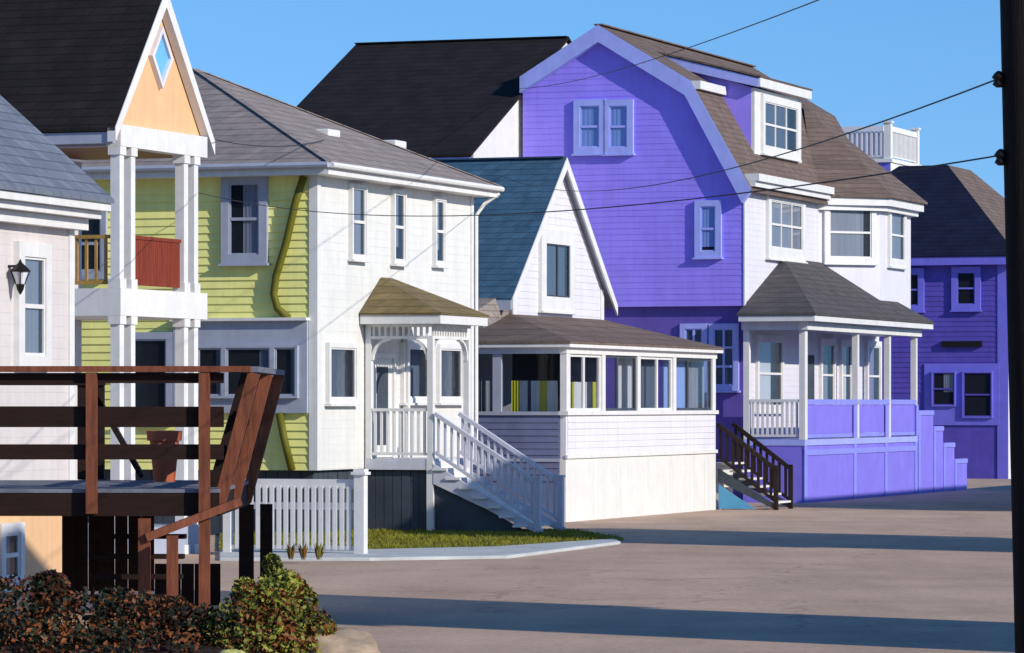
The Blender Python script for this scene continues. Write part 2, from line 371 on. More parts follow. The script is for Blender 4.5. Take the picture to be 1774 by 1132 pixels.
def window(parent, O, e, n, w, h, fm, fw=0.10, cols=1, rows=2, curtain=None, cover=0.6, sill=True, d0=0.0, sm=None, cside=0, name='window', curt_top=1.0):
    fr = MB()
    D = d0 + 0.09
    fr.obox(O, e, n, -fw, 0, -fw, h + fw, d0 - .03, D); fr.obox(O, e, n, w, w + fw, -fw, h + fw, d0 - .03, D)
    fr.obox(O, e, n, 0, w, h, h + fw, d0 - .03, D); fr.obox(O, e, n, 0, w, -fw, 0, d0 - .03, D)
    if sill: fr.obox(O, e, n, -fw - .04, w + fw + .04, -fw - .05, -fw - .002, d0 - .03, D + .05)
    f = fr.build(name, M[fm], parent)
    MB().obox(O, e, n, 0.001, w - .001, 0.001, h - .001, d0 - .03, d0 + .022).build('interior', M['dark'], f)
    if curtain:
        c = MB(); k = 9; cw = w * cover; off = 0.004 if not cside else w - cw - .004
        z = Vector((0, 0, 1)); OO = Vector(O); ee = Vector(e); nn = Vector(n); ht = h * curt_top
        for i in range(k):
            s0, s1 = off + cw * i / k, off + cw * (i + 1) / k
            da, db = d0 + .026 + .006 * (i % 2), d0 + .026 + .006 * ((i + 1) % 2)
            c.face([OO + ee * s0 + nn * da + z * (h - ht + .004), OO + ee * s1 + nn * db + z * (h - ht + .004), OO + ee * s1 + nn * db + z * (h - .004), OO + ee * s0 + nn * da + z * (h - .004)])
        c.build('curtain', M[curtain], f)
    g = MB().obox(O, e, n, 0.001, w - .001, 0.001, h - .001, d0 + .042, d0 + .048); g.build('pane', M['glass'], f)
    sa = MB(); b = 0.035
    sa.obox(O, e, n, 0.0005, b, 0.0005, h - .0005, d0 + .036, d0 + .066); sa.obox(O, e, n, w - b, w - .0005, 0.0005, h - .0005, d0 + .036, d0 + .066)
    sa.obox(O, e, n, b, w - b, 0.0005, b, d0 + .036, d0 + .066); sa.obox(O, e, n, b, w - b, h - b, h - .0005, d0 + .036, d0 + .066)
    for r in range(1, rows):
        t = h * r / rows; sa.obox(O, e, n, b, w - b, t - .03, t + .03, d0 + .034, d0 + .070)
    for q in range(1, cols):
        s = w * q / cols; sa.obox(O, e, n, s - .03, s + .03, b, h - b, d0 + .035, d0 + .068)
    sa.build('sash', M[sm or fm], f)
    return f
def fwin(F, parent, u0, u1, v0, v1, fm, b=0.0, **kw):
    a0, a1 = F.a(u0, b), F.a(u1, b); am = (a0 + a1) / 2
    z0, z1 = F.z(am, b, v1), F.z(am, b, v0)
    return window(parent, (a0, b, z0), FE, FN, a1 - a0, z1 - z0, fm, **kw)
def swin(F, parent, u0, u1, v0, v1, fm, a=0.0, **kw):
    b0, b1 = F.b(u1, a), F.b(u0, a); bm_ = (b0 + b1) / 2
    z0, z1 = F.z(a, bm_, v1), F.z(a, bm_, v0)
    return window(parent, (a, b0, z0), SE, SN, b1 - b0, z1 - z0, fm, **kw)
def railing(mb, p0, p1, h, gap=0.12, bw=0.04, top=(0.09, 0.06), foot=0.10):
    p0 = Vector(p0); p1 = Vector(p1); z = Vector((0, 0, 1))
    mb.bar(p0 + z * (h - top[1] / 2), p1 + z * (h - top[1] / 2), top[0], top[1]); mb.bar(p0 + z * foot, p1 + z * foot, 0.06, 0.06)
    L = (p1 - p0).length; k = max(1, int(L / gap))
    hd = (p1 - p0); hd.z = 0; hd.normalize(); r = Vector((-hd.y, hd.x, 0)) * (bw / 2); hh = hd * (bw / 2)
    for i in range(k):
        c = p0.lerp(p1, (i + .5) / k)
        q = [c - hh - r, c + hh - r, c + hh + r, c - hh + r]
        mb.hexa([x + z * (foot + .032) for x in q] + [x + z * (h - top[1] - .002) for x in q])

# ---------------------------------------------------------------- ground, road, lawn, pavement
g = MB(); n = 40
g.face([(-2500, -300, 0), (2500, -300, 0), (2500, 4000, 0), (-2500, 4000, 0)])
tag(g.build('road', M['road']), kind='structure')
walk = [gp(380, 958), gp(480, 957), gp(640, 957), gp(860, 952), gp(1065, 938), gp(1075, 943), gp(880, 968), gp(640, 972), gp(480, 972), gp(380, 972)]
w_ = MB().prism(walk[::-1], -0.05, 0.055); tag(w_.build('pavement', M['walk'], bevel=0.02), kind='structure')
lawnp = [gp(380, 921), gp(640, 921), gp(985, 921), gp(1080, 936.5), gp(1066, 937.5), gp(860, 951.5), gp(640, 956.5), gp(380, 956.5)]
l_ = MB().prism(lawnp, -0.05, 0.05); tag(l_.build('lawn', M['lawn']), kind='structure')
gr = MB()
def in_poly(x, y, P):
    c = False
    for i in range(len(P)):
        x0, y0 = P[i][0], P[i][1]; x1, y1 = P[i - 1][0], P[i - 1][1]
        if (y0 > y) != (y1 > y) and x < (x1 - x0) * (y - y0) / (y1 - y0) + x0: c = not c
    return c
for i in range(20000):
    x, y = random.uniform(-5.5, 2.4), random.uniform(69, 82)
    if not in_poly(x, y, lawnp): continue
    a = random.uniform(0, 6.28); hgt = random.uniform(.025, .075); dx, dy = cos(a) * .012, sin(a) * .012
    lx, ly = random.uniform(-.04, .04), random.uniform(-.04, .04)
    gr.face([(x - dx, y - dy, .045), (x + dx, y + dy, .045), (x + lx, y + ly, .045 + hgt)])
tag(gr.build('grass', M['grass']), kind='stuff')

# ---------------------------------------------------------------- yellow house
Fy = Frame(548, 79.5, 20)
yh = thing('yellow_house', 'yellow clapboard house with white street front, grey pyramid roof and raised porch', 'house', Fy.loc, Fy.rz)
LA = Fy.a(818); LB = 8.8; ZB, ZT = 1.30, 7.10
MB().box(0, LA, 0, LB, ZB, ZT).build('wall', M['white'], yh)
c = MB(); c.clap((0, 0.14, 0), SE, SN, [(0, ZB), (LB - .14, ZB), (LB - .14, ZT), (0, ZT)], 0.155, 0.03); tag(c.build('siding', M['yellow'], yh), 'yellow clapboards on the side')
c = MB(); c.clap((.14, 0, 0), FE, FN, [(0, ZB + .02), (LA - .28, ZB + .02), (LA - .28, ZT), (0, ZT)], 0.16, 0.007, .003); c.build('siding', M['white'], yh)
c = MB(); c.box(-.04, .0, -.04, .14, ZB, ZT); c.box(.0, .14, -.04, .0, ZB, ZT); c.build('corner_board', M['trim'], yh)
c = MB(); c.box(LA - .14, LA, -.04, 0, ZB, ZT); c.build('corner_board', M['trim'], yh)
c = MB(); c.box(.14, LA - .1, .14, LB - .1, 0, ZB)
for k in range(34):
    x = .14 + k * .25
    if x + .23 < LA - .1: d = random.uniform(.012, .03); c.box(x, x + .235, .14 - d, .139, 0, ZB - .003)
    if x + .23 < LB - .1: d = random.uniform(.012, .03); c.box(.14 - d, .139, x, x + .235, 0, ZB - .003)
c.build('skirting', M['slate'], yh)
o = .47; ze = 7.34; ca, cb = LA / 2, 4.6
rv = [(-o, -o, ze), (LA + o, -o, ze), (LA + o, LB + o, ze), (-o, LB + o, ze), (ca, cb, 9.66)]
MB().shell(rv, [(0, 1, 4), (1, 2, 4), (2, 3, 4), (3, 0, 4)], .05).build('roof', M['greyroof'], yh)
c = MB()
for q in rv[:4]: c.bar(Vector(q) + Vector((0, 0, .01)), Vector(rv[4]) + Vector((0, 0, .012)), .14, .018)
c.build('ridge_cap', M['greyroof'], yh)
i_ = .03
MB().box(-o + i_, LA + o - i_, -o + i_, LB + o - i_, 7.10, ze - .055).build('eaves', M['trim'], yh)
c = MB(); c.tube([(-o - .0, -o - .05, ze - .06), (LA + o, -o - .05, ze - .06)], .06); c.build('gutter', M['trim'], yh)
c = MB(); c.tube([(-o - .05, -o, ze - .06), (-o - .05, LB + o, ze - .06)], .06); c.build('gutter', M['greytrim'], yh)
# gutter return at the far corner
c = MB(); c.tube([(LA + o - .1, -o - .02, ze - .15), (LA + .2, -.2, 6.95), (LA + .06, -.07, 6.7), (LA + .06, -.07, 1.4)], .045); c.build('downspout', M['trim'], yh)
# shadow strip across the side wall, modelled as a dark bent tube
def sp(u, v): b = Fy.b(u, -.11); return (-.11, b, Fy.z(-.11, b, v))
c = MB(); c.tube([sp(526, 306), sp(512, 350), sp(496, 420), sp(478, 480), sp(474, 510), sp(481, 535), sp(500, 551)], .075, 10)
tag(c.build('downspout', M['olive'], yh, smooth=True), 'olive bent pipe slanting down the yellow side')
c = MB(); c.tube([sp(484, 716), sp(492, 760), sp(506, 815)], .075, 10); c.build('downspout', M['olive'], yh, smooth=True)  # lower length of the same wall shadow
# roof vents
for u, v in ((563, 229), (679, 248)):
    b_ = .6 if u < 600 else .75
    kk = (u - U0) / K
    # find the point of the street roof plane under this pixel
    best = None
    for ib in range(0, 400):
        b_ = -o + ib * .0125; a_ = Fy.a(u, b_); zz = ze + (b_ + o) / (cb + o) * (9.66 - ze)
        d = abs(Fy.z(a_, b_, v) - zz)
        if best is None or d < best[0]: best = (d, a_, b_, zz)
    _, a_, b_, zz = best
    f = MB().box(a_ - .32, a_ + .32, b_ - .22, b_ + .22, zz - .12, zz + .045).build('roof_vent', M['trim'], yh, bevel=.03)
# windows
for u0, u1, v0, v1 in ((605, 627, 326, 444), (678, 695, 336, 452), (750, 764, 348, 455)):
    fwin(Fy, yh, u0, u1, v0, v1, 'trim', fw=.07, curtain='curtain', cover=.5 + .12 * (u0 % 3), curt_top=.8 + .09 * (u0 % 3), d0=.012)
fwin(Fy, yh, 566, 610, 603, 691, 'trim', curtain='curtainslate', cover=.62, rows=1, d0=.012)
fwin(Fy, yh, 695, 737, 603, 690, 'trim', curtain='curtainslate', cover=.66, rows=1, d0=.012)
fwin(Fy, yh, 757, 794, 605, 690, 'trim', curtain='curtainslate', cover=.6, rows=1, d0=.012)
a0, a1 = Fy.a(640), Fy.a(676); zf = 1.52
d_ = MB(); d_.obox((a0, 0, zf), FE, FN, -.1, 0, 0, 2.12, 0, .09); d_.obox((a0, 0, zf), FE, FN, a1 - a0, a1 - a0 + .1, 0, 2.12, 0, .09); d_.obox((a0, 0, zf), FE, FN, 0, a1 - a0, 2.02, 2.12, 0, .09)
dr = d_.build('door', M['trim'], yh)
MB().obox((a0, 0, zf), FE, FN, .001, a1 - a0 - .001, 0, 2.019, 0, .04).build('panel', M['white'], dr)
MB().obox((a0, 0, zf), FE, FN, .3, a1 - a0 - .25, .25, 1.85, .04, .055).build('pane', M['skyglass'] if 0 else M['slate'], dr)
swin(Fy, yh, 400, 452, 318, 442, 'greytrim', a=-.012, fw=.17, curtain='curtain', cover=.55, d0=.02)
# grey lower bay on the side with its window band
b0, b1 = Fy.b(536, -.12), Fy.b(300, -.12)
zt, zb_ = Fy.z(0, .5, 556), Fy.z(0, .5, 716)
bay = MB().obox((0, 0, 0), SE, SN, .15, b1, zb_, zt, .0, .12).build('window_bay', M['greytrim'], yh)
c = MB(); c.obox((0, 0, 0), SE, SN, .12, b1 + .03, zt, zt + .06, .0, .24); c.build('ledge', M['trim'], bay)
for u0, u1 in ((345, 386), (394, 470), (478, 514)):
    bb0, bb1 = Fy.b(u1, -.12), Fy.b(u0, -.12)
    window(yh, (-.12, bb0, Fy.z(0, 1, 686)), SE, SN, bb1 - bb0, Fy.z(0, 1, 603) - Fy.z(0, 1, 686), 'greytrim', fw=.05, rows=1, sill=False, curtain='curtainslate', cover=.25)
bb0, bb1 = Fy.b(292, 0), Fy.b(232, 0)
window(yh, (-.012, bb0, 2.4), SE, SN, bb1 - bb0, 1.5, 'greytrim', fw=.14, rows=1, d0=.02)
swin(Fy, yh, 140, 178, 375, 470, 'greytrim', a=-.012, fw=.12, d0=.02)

# porch with stairs
pa0, pa1, pb = 2.47, 4.65, -1.5
ze2 = 4.44
po = MB().box(pa0, pa1, pb, -.03, 1.28, 1.50).build('porch', M['stairgrey'], yh)
o2 = .3
M['oliveroof'] = mat('olive_brown_shingle', (0.205, 0.155, 0.07), 0.9, 0.16, 2.0, 0.3, 120, 'shingle')
rv = [(pa0 - o2, -.03, ze2), (pa0 - o2, pb - o2, ze2), (pa1 + o2, pb - o2, ze2), (pa1 + o2, -.03, ze2), (pa0 + .9, -.03, 5.2), (pa1 - .7, -.03, 5.2)]
MB().shell(rv, [(0, 1, 4), (1, 2, 5, 4), (2, 3, 5)], .04).build('porch_roof', M['oliveroof'], po)
MB().box(pa0 - o2 + .03, pa1 + o2 - .03, pb - o2 + .03, -.035, ze2 - .22, ze2 - .045).build('porch_eaves', M['trim'], po)
fz = MB()
zt_ = ze2 - .22
for (x0, x1, y0, y1) in ((pa0, pa0 + .1, pb, -.04), (pa0 + .1, pa1, pb, pb + .1)):
    fz.box(x0 + .001, x1 - .001, y0 + .001, y1 - .001, zt_ - .30, zt_ - .24); fz.box(x0 + .001, x1 - .001, y0 + .001, y1 - .001, zt_ - .06, zt_ - .002)
for i in range(11):
    y = pb + .14 + (abs(pb) - .22) * i / 10; fz.box(pa0 + .03, pa0 + .075, y - .025, y + .025, zt_ - .24, zt_ - .06)
for i in range(14):
    x = pa0 + .16 + (pa1 - pa0 - .3) * i / 13; fz.box(x - .025, x + .025, pb + .03, pb + .075, zt_ - .24, zt_ - .06)
fz.build('spindle_frieze', M['trim'], po)
for (x, y) in ((pa0, pb), (pa1 - .12, pb), (pa0, -.16), (pa1 - .12, -.16)):
    c = MB(); c.box(x - .01, x + .13, y - .01, y + .13, 0 if y == pb else 1.5, 1.5) if y == pb else None
    c.box(x, x + .12, y, y + .12, 1.502, zt_ - .3 if y == pb else zt_ - .002)
    c.build('post', M['trim'], po)
def bracket(mb, x, y, dx, dy, zt, r=.42, w=.05):
    # curved corner brace between post and frieze
    pts = []
    for k in range(7):
        t = k / 6 * math.pi / 2
        q = r * (1 - sin(t)); pts.append(Vector((x + dx * (r - r * cos(t)), y + dy * (r - r * cos(t)), zt - r + r * sin(t))))
    for k in range(6): mb.bar(pts[k], pts[k + 1], w, .09, up=(dy, dx, 0.01))
for q in ((pa0 + .06, pb + .13, 0, 1), (pa0 + .06, -.17, 0, -1), (pa0 + .13, pb + .06, 1, 0), (pa1 - .13, pb + .06, -1, 0)):
    br = MB(); bracket(br, *q, zt_ - .3); br.build('bracket', M['trim'], po)
c = MB(); railing(c, (pa0 + .06, pb + .13, 1.5), (pa0 + .06, -.17, 1.5), 1.02, .13, .05); c.build('railing', M['trim'], po)
c = MB(); c.box(pa0 + .12, pa1, pb + .14, -.05, 0, 1.27)
for k in range(7): y = pb + .15 + k * .19; c.box(pa0 + .119 - random.uniform(.012, .03), pa0 + .119, y, y + .178, 0, 1.268)
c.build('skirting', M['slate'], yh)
# stairs run straight out from the porch to the street
sx1 = pa0 + 1.45
nst = 8; run = 2.3; rise = 1.5 / nst; tr = run / nst
st = MB()
for i in range(1, nst):
    y0 = pb - tr * i; zt0 = 1.5 - rise * i
    st.box(pa0 - .06, sx1 + .02, y0 - .03, y0 + tr, zt0 - .045, zt0)
    st.box(pa0 + .02, sx1 - .06, y0 + tr - .03, y0 + tr - .005, zt0, zt0 + rise - .046)
stair = st.build('staircase', M['trim'], yh)
for x in (pa0 - .02, sx1 - .1):
    MB().hexa([(x, pb - .02, 1.0), (x + .06, pb - .02, 1.0), (x + .06, pb - run - .05, -.02), (x, pb - run - .05, -.02),
               (x, pb - .02, 1.40), (x + .06, pb - .02, 1.40), (x + .06, pb - run - .05, .10), (x, pb - run - .05, .10)]).build('stringer', M['stairgrey'], stair)
    c = MB(); railing(c, (x + .03, pb - .05, 1.45), (x + .03, pb - run + .12, .10), 1.0, .16, .045, (.10, .08), .18); c.build('railing', M['stairgrey'], stair)
    c = MB(); c.box(x - .03, x + .09, pb - run, pb - run + .12, 0, 1.12); c.box(x - .05, x + .11, pb - run - .02, pb - run + .14, 1.12, 1.17); c.build('newel_post', M['stairgrey'], stair)
MB().hexa([(pa0 + .06, pb - .03, 0), (pa0 + .08, pb - .03, 0), (pa0 + .08, pb - run + .3, 0), (pa0 + .06, pb - run + .3, 0),
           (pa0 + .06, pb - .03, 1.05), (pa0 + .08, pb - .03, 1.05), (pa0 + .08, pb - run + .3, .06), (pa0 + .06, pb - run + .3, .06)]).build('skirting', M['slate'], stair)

# ---------------------------------------------------------------- peach gabled house with two-storey porch
F1 = Frame(212, 68.0, 20)
ph = thing('porch_house', 'peach gabled house with a two storey white columned porch and black roof', 'house', F1.loc, F1.rz)
ga0, ga1, zg, zap = -.42, 3.38, 7.30, 9.66; gm = (ga0 + ga1) / 2
bb = 9.0
MB().prism([(-.2, 2.3), (3.15, 2.3), (3.15, bb), (-.2, bb)], 0, 6.9).build('wall', M['pink'], ph)
c = MB(); c.slab((0, .04, 0), FE, FN, [(ga0 + .1, zg), (ga1 - .1, zg), (gm, zap - .12)], -.1, 0); c.build('gable', M['peach'], ph)
ov = .12
k_ = (zap - zg) / (gm - ga0)
rv = [(ga0 - ov, -.12, zg - ov * k_ + .08), (gm, -.12, zap + .08), (ga1 + ov, -.12, zg - ov * k_ + .08), (ga0 - ov, bb, zg - ov * k_ + .08), (gm, bb, zap + .08), (ga1 + ov, bb, zg - ov * k_ + .08)]
MB().shell(rv, [(0, 1, 4, 3), (1, 2, 5, 4)], .06).build('roof', M['blackroof'], ph)
c = MB()
for s_ in (-1, 1):
    e_ = ga0 - ov if s_ < 0 else ga1 + ov
    c.slab((0, -.135, 0), FE, FN, [(e_, zg - ov * k_ - .16), (e_, zg - ov * k_ + .075), (gm, zap + .075), (gm, zap - .24)], -.155, .0)
    if s_ < 0: c.build('rake_board', M['trim'], ph); c = MB()
c.build('rake_board', M['trim'], ph)
# diamond window
dm = MB(); ctr = (F1.a(278), 0, F1.z(F1.a(278), 0, 100)); w2, h2 = .62, .46
w2 = F1.a(292) - F1.a(278); h2 = .42
P4 = [(-w2, 0), (0, -h2), (w2, 0), (0, h2)]; P4b = [(x * 1.3, y * 1.28) for x, y in P4]
for i in range(4):
    j = (i + 1) % 4
    dm.slab((ctr[0], .04, ctr[2]), FE, FN, [P4[i], P4b[i], P4b[j], P4[j]], .0, .09)
dwin = dm.build('diamond_window', M['lavender'], ph)
MB().slab((ctr[0], .04, ctr[2]), FE, FN, P4, .0, .04).build('pane', M['skyglass'], dwin)
# entablature, ceiling, upper floor
c = MB(); c.box(-.32, 3.2, -.12, .14, 6.93, zg - .004); c.build('beam', M['trim'], ph)
c = MB(); c.box(-.32, -.10, .142, 2.3, 6.93, zg - .02); c.box(-.50, -.40, -.06, bb, 6.97, 7.155); c.box(-.40, -.321, -.06, bb, 7.02, 7.07); c.build('beam', M['greytrim'], ph)  # side beam greyed to carry its shade
MB().box(-.098, 3.2, .142, 2.29, 6.94, 7.0).build('porch_ceiling', M['ceiling'], ph)
fl = MB().box(-.32, 3.2, -.12, 2.29, 4.09, 4.55).build('porch_floor', M['trim'], ph)
for za, zb2 in ((4.552, 6.928), (0, 4.088)):
    for x in (-.2, .24, 2.38, 2.80):
        c = MB(); c.box(x - .085, x + .085, -.085, .085, za + .16, zb2 - .14); c.box(x - .12, x + .12, -.112, .115, za, za + .16); c.box(x - .12, x + .12, -.112, .115, zb2 - .14, zb2)
        c.build('column', M['trim'], ph)
c = MB()
for i in range(22):
    x = .40 + (2.25 - .40) * i / 22; c.box(x, x + .078, -.03, .0, 4.62, 5.40)
c.box(.36, 2.26, -.05, .03, 5.40, 5.46); c.box(.36, 2.26, .001, .03, 4.70, 4.78)
tag(c.build('balcony_railing', M['redwood'], ph), 'solid dark red board railing')
c = MB(); railing(c, (-.2, .12, 4.55), (-.2, 2.28, 4.55), .9, .17, .045, (.09, .06), .10)
tag(c.build('balcony_railing', M['tanwood'], ph), 'tan open baluster railing')
MB().box(-.2, 3.1, -.1, 2.28, .0, .5).build('porch_base', M['greytrim'], ph)

# ---------------------------------------------------------------- white cottage at the left edge
F0 = Frame(125, 57.0, 16)
ct = thing('cottage', 'white cottage with grey roof and peach basement behind the brown deck', 'house', F0.loc, F0.rz)
AL = -9.0; BD = 7.0; z5 = 5.16
MB().box(AL, 0, 0, BD, 1.22, z5).build('wall', M['pink'], ct)
MB().box(AL, -.01, .012, BD, 0, 1.215).build('basement_wall', M['peach'], ct)
c = MB(); c.box(-.16, .02, -.03, 0, 0, z5); c.build('corner_board', M['trim'], ct)
ze0 = 5.50; rp = .87
rv = [(AL, -.52, ze0), (.3, -.52, ze0), (.3, BD / 2, ze0 + rp * (BD / 2 + .52)), (AL, BD / 2, ze0 + rp * (BD / 2 + .52)), (.3, BD + .5, ze0), (AL, BD + .5, ze0)]
MB().shell(rv, [(0, 1, 2, 3), (3, 2, 4, 5)], .06).build('roof', M['slateroof'], ct)
c = MB(); c.box(AL, .27, -.48, BD + .4, z5 + .17, ze0 - .065); c.box(AL, .2, -.36, BD + .3, z5 + .06, z5 + .165); c.box(AL, .12, -.2, BD + .2, z5 - .10, z5 + .055); c.build('cornice', M['trim'], ct)
MB().slab((-.001, 0, 0), (0, 1, 0), (1, 0, 0), [(0, z5), (BD, z5), (BD / 2, ze0 + rp * (BD / 2 + .3))], -.1, .0).build('gable', M['pink'], ct)
fwin(F0, ct, 33, 70, 446, 616, 'trim', fw=.2, cols=1, rows=2, curtain='curtain', cover=.8, sill=False, name='door')
fwin(F0, ct, 0, 26, 924, 1000, 'trim', b=.012, fw=.14, curtain='curtain', cover=.5)
la = F0.a(15); lz = F0.z(la, 0, 480)
lan = MB(); lan.box(la - .03, la + .03, -.16, 0.0, lz + .13, lz + .16); lan.lathe((la, -.17, lz), [(.005, .24), (.03, .19), (.13, .10), (.15, .08), (.145, .07), (.06, .07)], 8)
lan.lathe((la, -.17, lz), [(.05, -.12), (.065, -.10), (.05, -.17), (.01, -.24)], 8)
for k in range(4):
    t = k * math.pi / 2 + .4; lan.bar((la + .06 * cos(t), -.17 + .06 * sin(t), lz - .1), (la + .13 * cos(t), -.17 + .13 * sin(t), lz + .08), .015, .015)
lo = lan.build('lantern', M['iron'], ct)
MB().lathe((la, -.17, lz), [(.05, -.095), (.115, .065)], 8).build('lantern_glass', M['curtainwhite'], lo)

# ---------------------------------------------------------------- wooden deck, front left
dk = thing('deck', 'dark brown raised wooden deck with board railing in the left foreground', 'deck', (-3.25, 45.0, 0))
DL = -6.0; DD = 5.3; zd = 1.66
fl = MB()
for i in range(36):
    y = DD * i / 36; fl.box(DL, 0, y + .004, y + DD / 36 - .004, zd - .04, zd + random.uniform(-.003, .003))
fl.build('deck_boards', M['deckfloor'], dk)
MB().box(DL, -.01, .012, DD, zd - .30, zd - .045).build('rim_joist', M['deckwood'], dk)
for z0, z1 in ((2.84, 2.955), (2.35, 2.58), (1.99, 2.16)):
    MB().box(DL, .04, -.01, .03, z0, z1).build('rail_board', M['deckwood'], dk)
c = MB(); c.box(DL, .34, -.14, .06, 2.965, 3.03); c.build('top_rail', M['deckpost'], dk)
c = MB(); c.box(.22, .42, .062, DD + .05, 2.965, 3.028); c.build('top_rail', M['deckfloor'], dk)
for u in (160, 355):
    x = (u - U0) / K * 45 + 3.25
    c = MB(); c.box(x - .06, x + .06, -.125, -.012, 1.39 if u < 200 else 0, 2.96); c.build('post', M['deckpost'], dk)
for y in (.12, 2.5, 4.95):
    c = MB(); c.bar((-.04, y, 1.40), (.37, y, 2.955), .13, .17, up=(0, 1, 0)); c.build('slanted_post', M['deckpost'], dk)
    c = MB(); c.bar((-.16, y + .9, 1.66), (.22, y + .9, 2.955), .10, .12, up=(0, 1, 0)); c.build('slanted_post', M['deckwood'], dk)
for z_, xo in ((2.45, .13), (2.07, .02)):
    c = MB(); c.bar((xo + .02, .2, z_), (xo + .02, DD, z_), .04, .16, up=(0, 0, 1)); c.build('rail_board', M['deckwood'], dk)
for x, y, w in ((-.78, -.2, .11), (-.45, -.5, .10), (.02, DD - .1, .16), (.24, DD + .1, .13), (-1.75, DD, .14), (-2.2, DD, .14)):
    c = MB(); c.box(x - w, x + w * .0 + .02, y - .06, y + .06, 0, 1.36 if y > 1 else (1.34 if x < -.6 else 1.16)); c.build('post', M['deckpost'] if y < 1 else M['deckwood'], dk)
c = MB(); c.bar((-.80, -.28, 1.13), (.24, -.1, 1.53), .09, .09); c.build('handrail', M['tanwood'] if 0 else M['deckpost'], dk)
# steps tucked under the rail
for i in range(5):
    c = MB(); c.box(-1.55 + .0, -.5, .3 + .26 * i, .58 + .26 * i, .18 + .22 * i, .23 + .22 * i); c.build('step', M['deckwood'], dk)
c = MB()
for i in range(12):
    x = -2.35 + i * .165
    c.box(x, x + .155, DD - .02, DD + .02, .28 if i < 7 else .1, 1.35 if i < 7 else .62)
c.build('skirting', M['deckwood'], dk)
c = MB(); c.bar((-1.95, DD, 2.75), (-1.35, DD, 1.7), .06, .2, up=(0, 1, 0)); c.build('brace', M['deckwood'], dk)
for xx in (-2.15, -1.95):
    c = MB(); c.box(xx, xx + .13, DD - .1, DD + .02, 1.67, 2.96); c.build('post', M['deckwood'], dk)
for z0, z1 in ((2.84, 2.955), (2.40, 2.58)):
    MB().box(DL, -1.8, DD - .14, DD - .102, z0, z1).build('rail_board', M['deckwood'], dk)

# terracotta planter on the deck
px = -3.25 - 1.0
pl = thing('flower_pot', 'terracotta pot standing on the deck behind the railing', 'flower pot', (px - .0, 49.4, zd))
MB().lathe((0, 0, 0), [(.13, 0), (.18, .5), (.21, .5), (.22, .62), (.18, .62), (.17, .55)], 20).build('pot', M['terracotta'], pl, smooth=False)
MB().lathe((0, 0, 0), [(.172, .53), (.172, .57)], 20).build('soil', M['leafdark'], pl)

# ---------------------------------------------------------------- picket fence
fx = gp(625, 965)
Ff = Frame(625, fx[1], 20)
fn = thing('picket_fence', 'low white picket fence beside the yellow house lawn', 'fence', Ff.loc, Ff.rz)
c = MB(); c.box(-.09, .09, -.09, .09, 0, 1.40); c.box(-.13, .13, -.13, .13, 1.40, 1.45); c.box(-.10, .10, -.10, .10, 1.45, 1.50); c.build('post', M['trim'], fn)
FLn = 2.4
c = MB(); c.box(-.07, .07, FLn, FLn + .14, 0, 1.40); c.build('post', M['trim'], fn)
c = MB()
for z0, z1 in ((1.16, 1.32), (.80, .92), (.10, .18)): c.box(-.03, .03, .092, FLn, z0, z1)
c.build('rail', M['greytrim'] if 0 else M['trim'], fn)
c = MB()
for i in range(17):
    y = .16 + i * .13; c.box(-.055, -.032, y, y + .08, .12, 1.20)
c.build('pickets', M['trim'], fn)

# small red-tipped plants along the fence
def tuft(name, label, cat, loc, mats, r, h, nleaf, group=None):
    t = thing(name, label, cat, loc, 0, group)
    per = [MB() for _ in mats]
    for i in range(nleaf):
        q = per[i % len(mats)]; a = random.uniform(0, 6.28); rr = r * random.random() ** .5 * .4
        b = Vector((cos(a) * rr, sin(a) * rr, 0)); tip = Vector((cos(a) * r * random.uniform(.4, 1), sin(a) * r * random.uniform(.4, 1), h * random.uniform(.5, 1)))
        m_ = (b + tip) / 2 + Vector((0, 0, h * .15)); s = Vector((-sin(a), cos(a), 0)) * .018
        q.face([b, m_ + s, tip, m_ - s])
    for q, mm in zip(per, mats): q.build('leaves', M[mm], t)
    return t
for u, lab in ((504, 'small red tipped plant at the fence, nearest the deck'), (526, 'small red tipped plant at the fence, middle of three'), (552, 'small red tipped plant at the fence, nearest the white post')):
    p = gp(u, 970.5, 0.06)
    tuft('garden_plant', lab, 'plant', p, ['leaforange', 'leafgreen'], .11, .30, 34, 'plants along the picket fence')

# ---------------------------------------------------------------- blue roofed cottage with glazed porch
F3 = Frame(980, 89.1, 20)
bh = thing('blue_roofed_house', 'white house with steep blue gable roof and glazed front porch', 'house', F3.loc, F3.rz)
L3 = F3.a(1240); sb = 2.2; g0, g1 = 2.6, 9.0; gmid = 5.8; zE, zA = 5.38, 8.28
MB().box(g0, g1, sb, 10.0, 0, zE).build('wall', M['lavender'], bh)
c = MB(); c.clap((0, sb, 0), FE, FN, [(g0, 4.55), (g1, 4.55), (g1, zE), (gmid, zA), (g0, zE)], .16, .014); c.build('gable', M['lavender'], bh)
MB().slab((0, sb + .002, 0), FE, FN, [(g0, zE), (g1, zE), (gmid, zA)], -.1, 0).build('gable', M['lavender'], bh)
for x0, x1 in ((g0 - .03, g0 + .2), (g1 - .2, g1 + .03)): MB().box(x0, x1, sb - .04, sb, 4.5, zE).build('corner_board', M['trim'], bh)
kk = (zA - zE) / (gmid - g0); ov = .55
for_ = .2
rv = [(g0 - ov, sb - for_, zE - ov * kk + .14), (gmid, sb - for_, zA + .14), (g1 + ov, sb - for_, zE - ov * kk + .14), (g0 - ov, 10.2, zE - ov * kk + .14), (gmid, 10.2, zA + .14), (g1 + ov, 10.2, zE - ov * kk + .14)]
MB().shell(rv, [(0, 1, 4, 3), (1, 2, 5, 4)], .06).build('roof', M['blueroof'], bh)
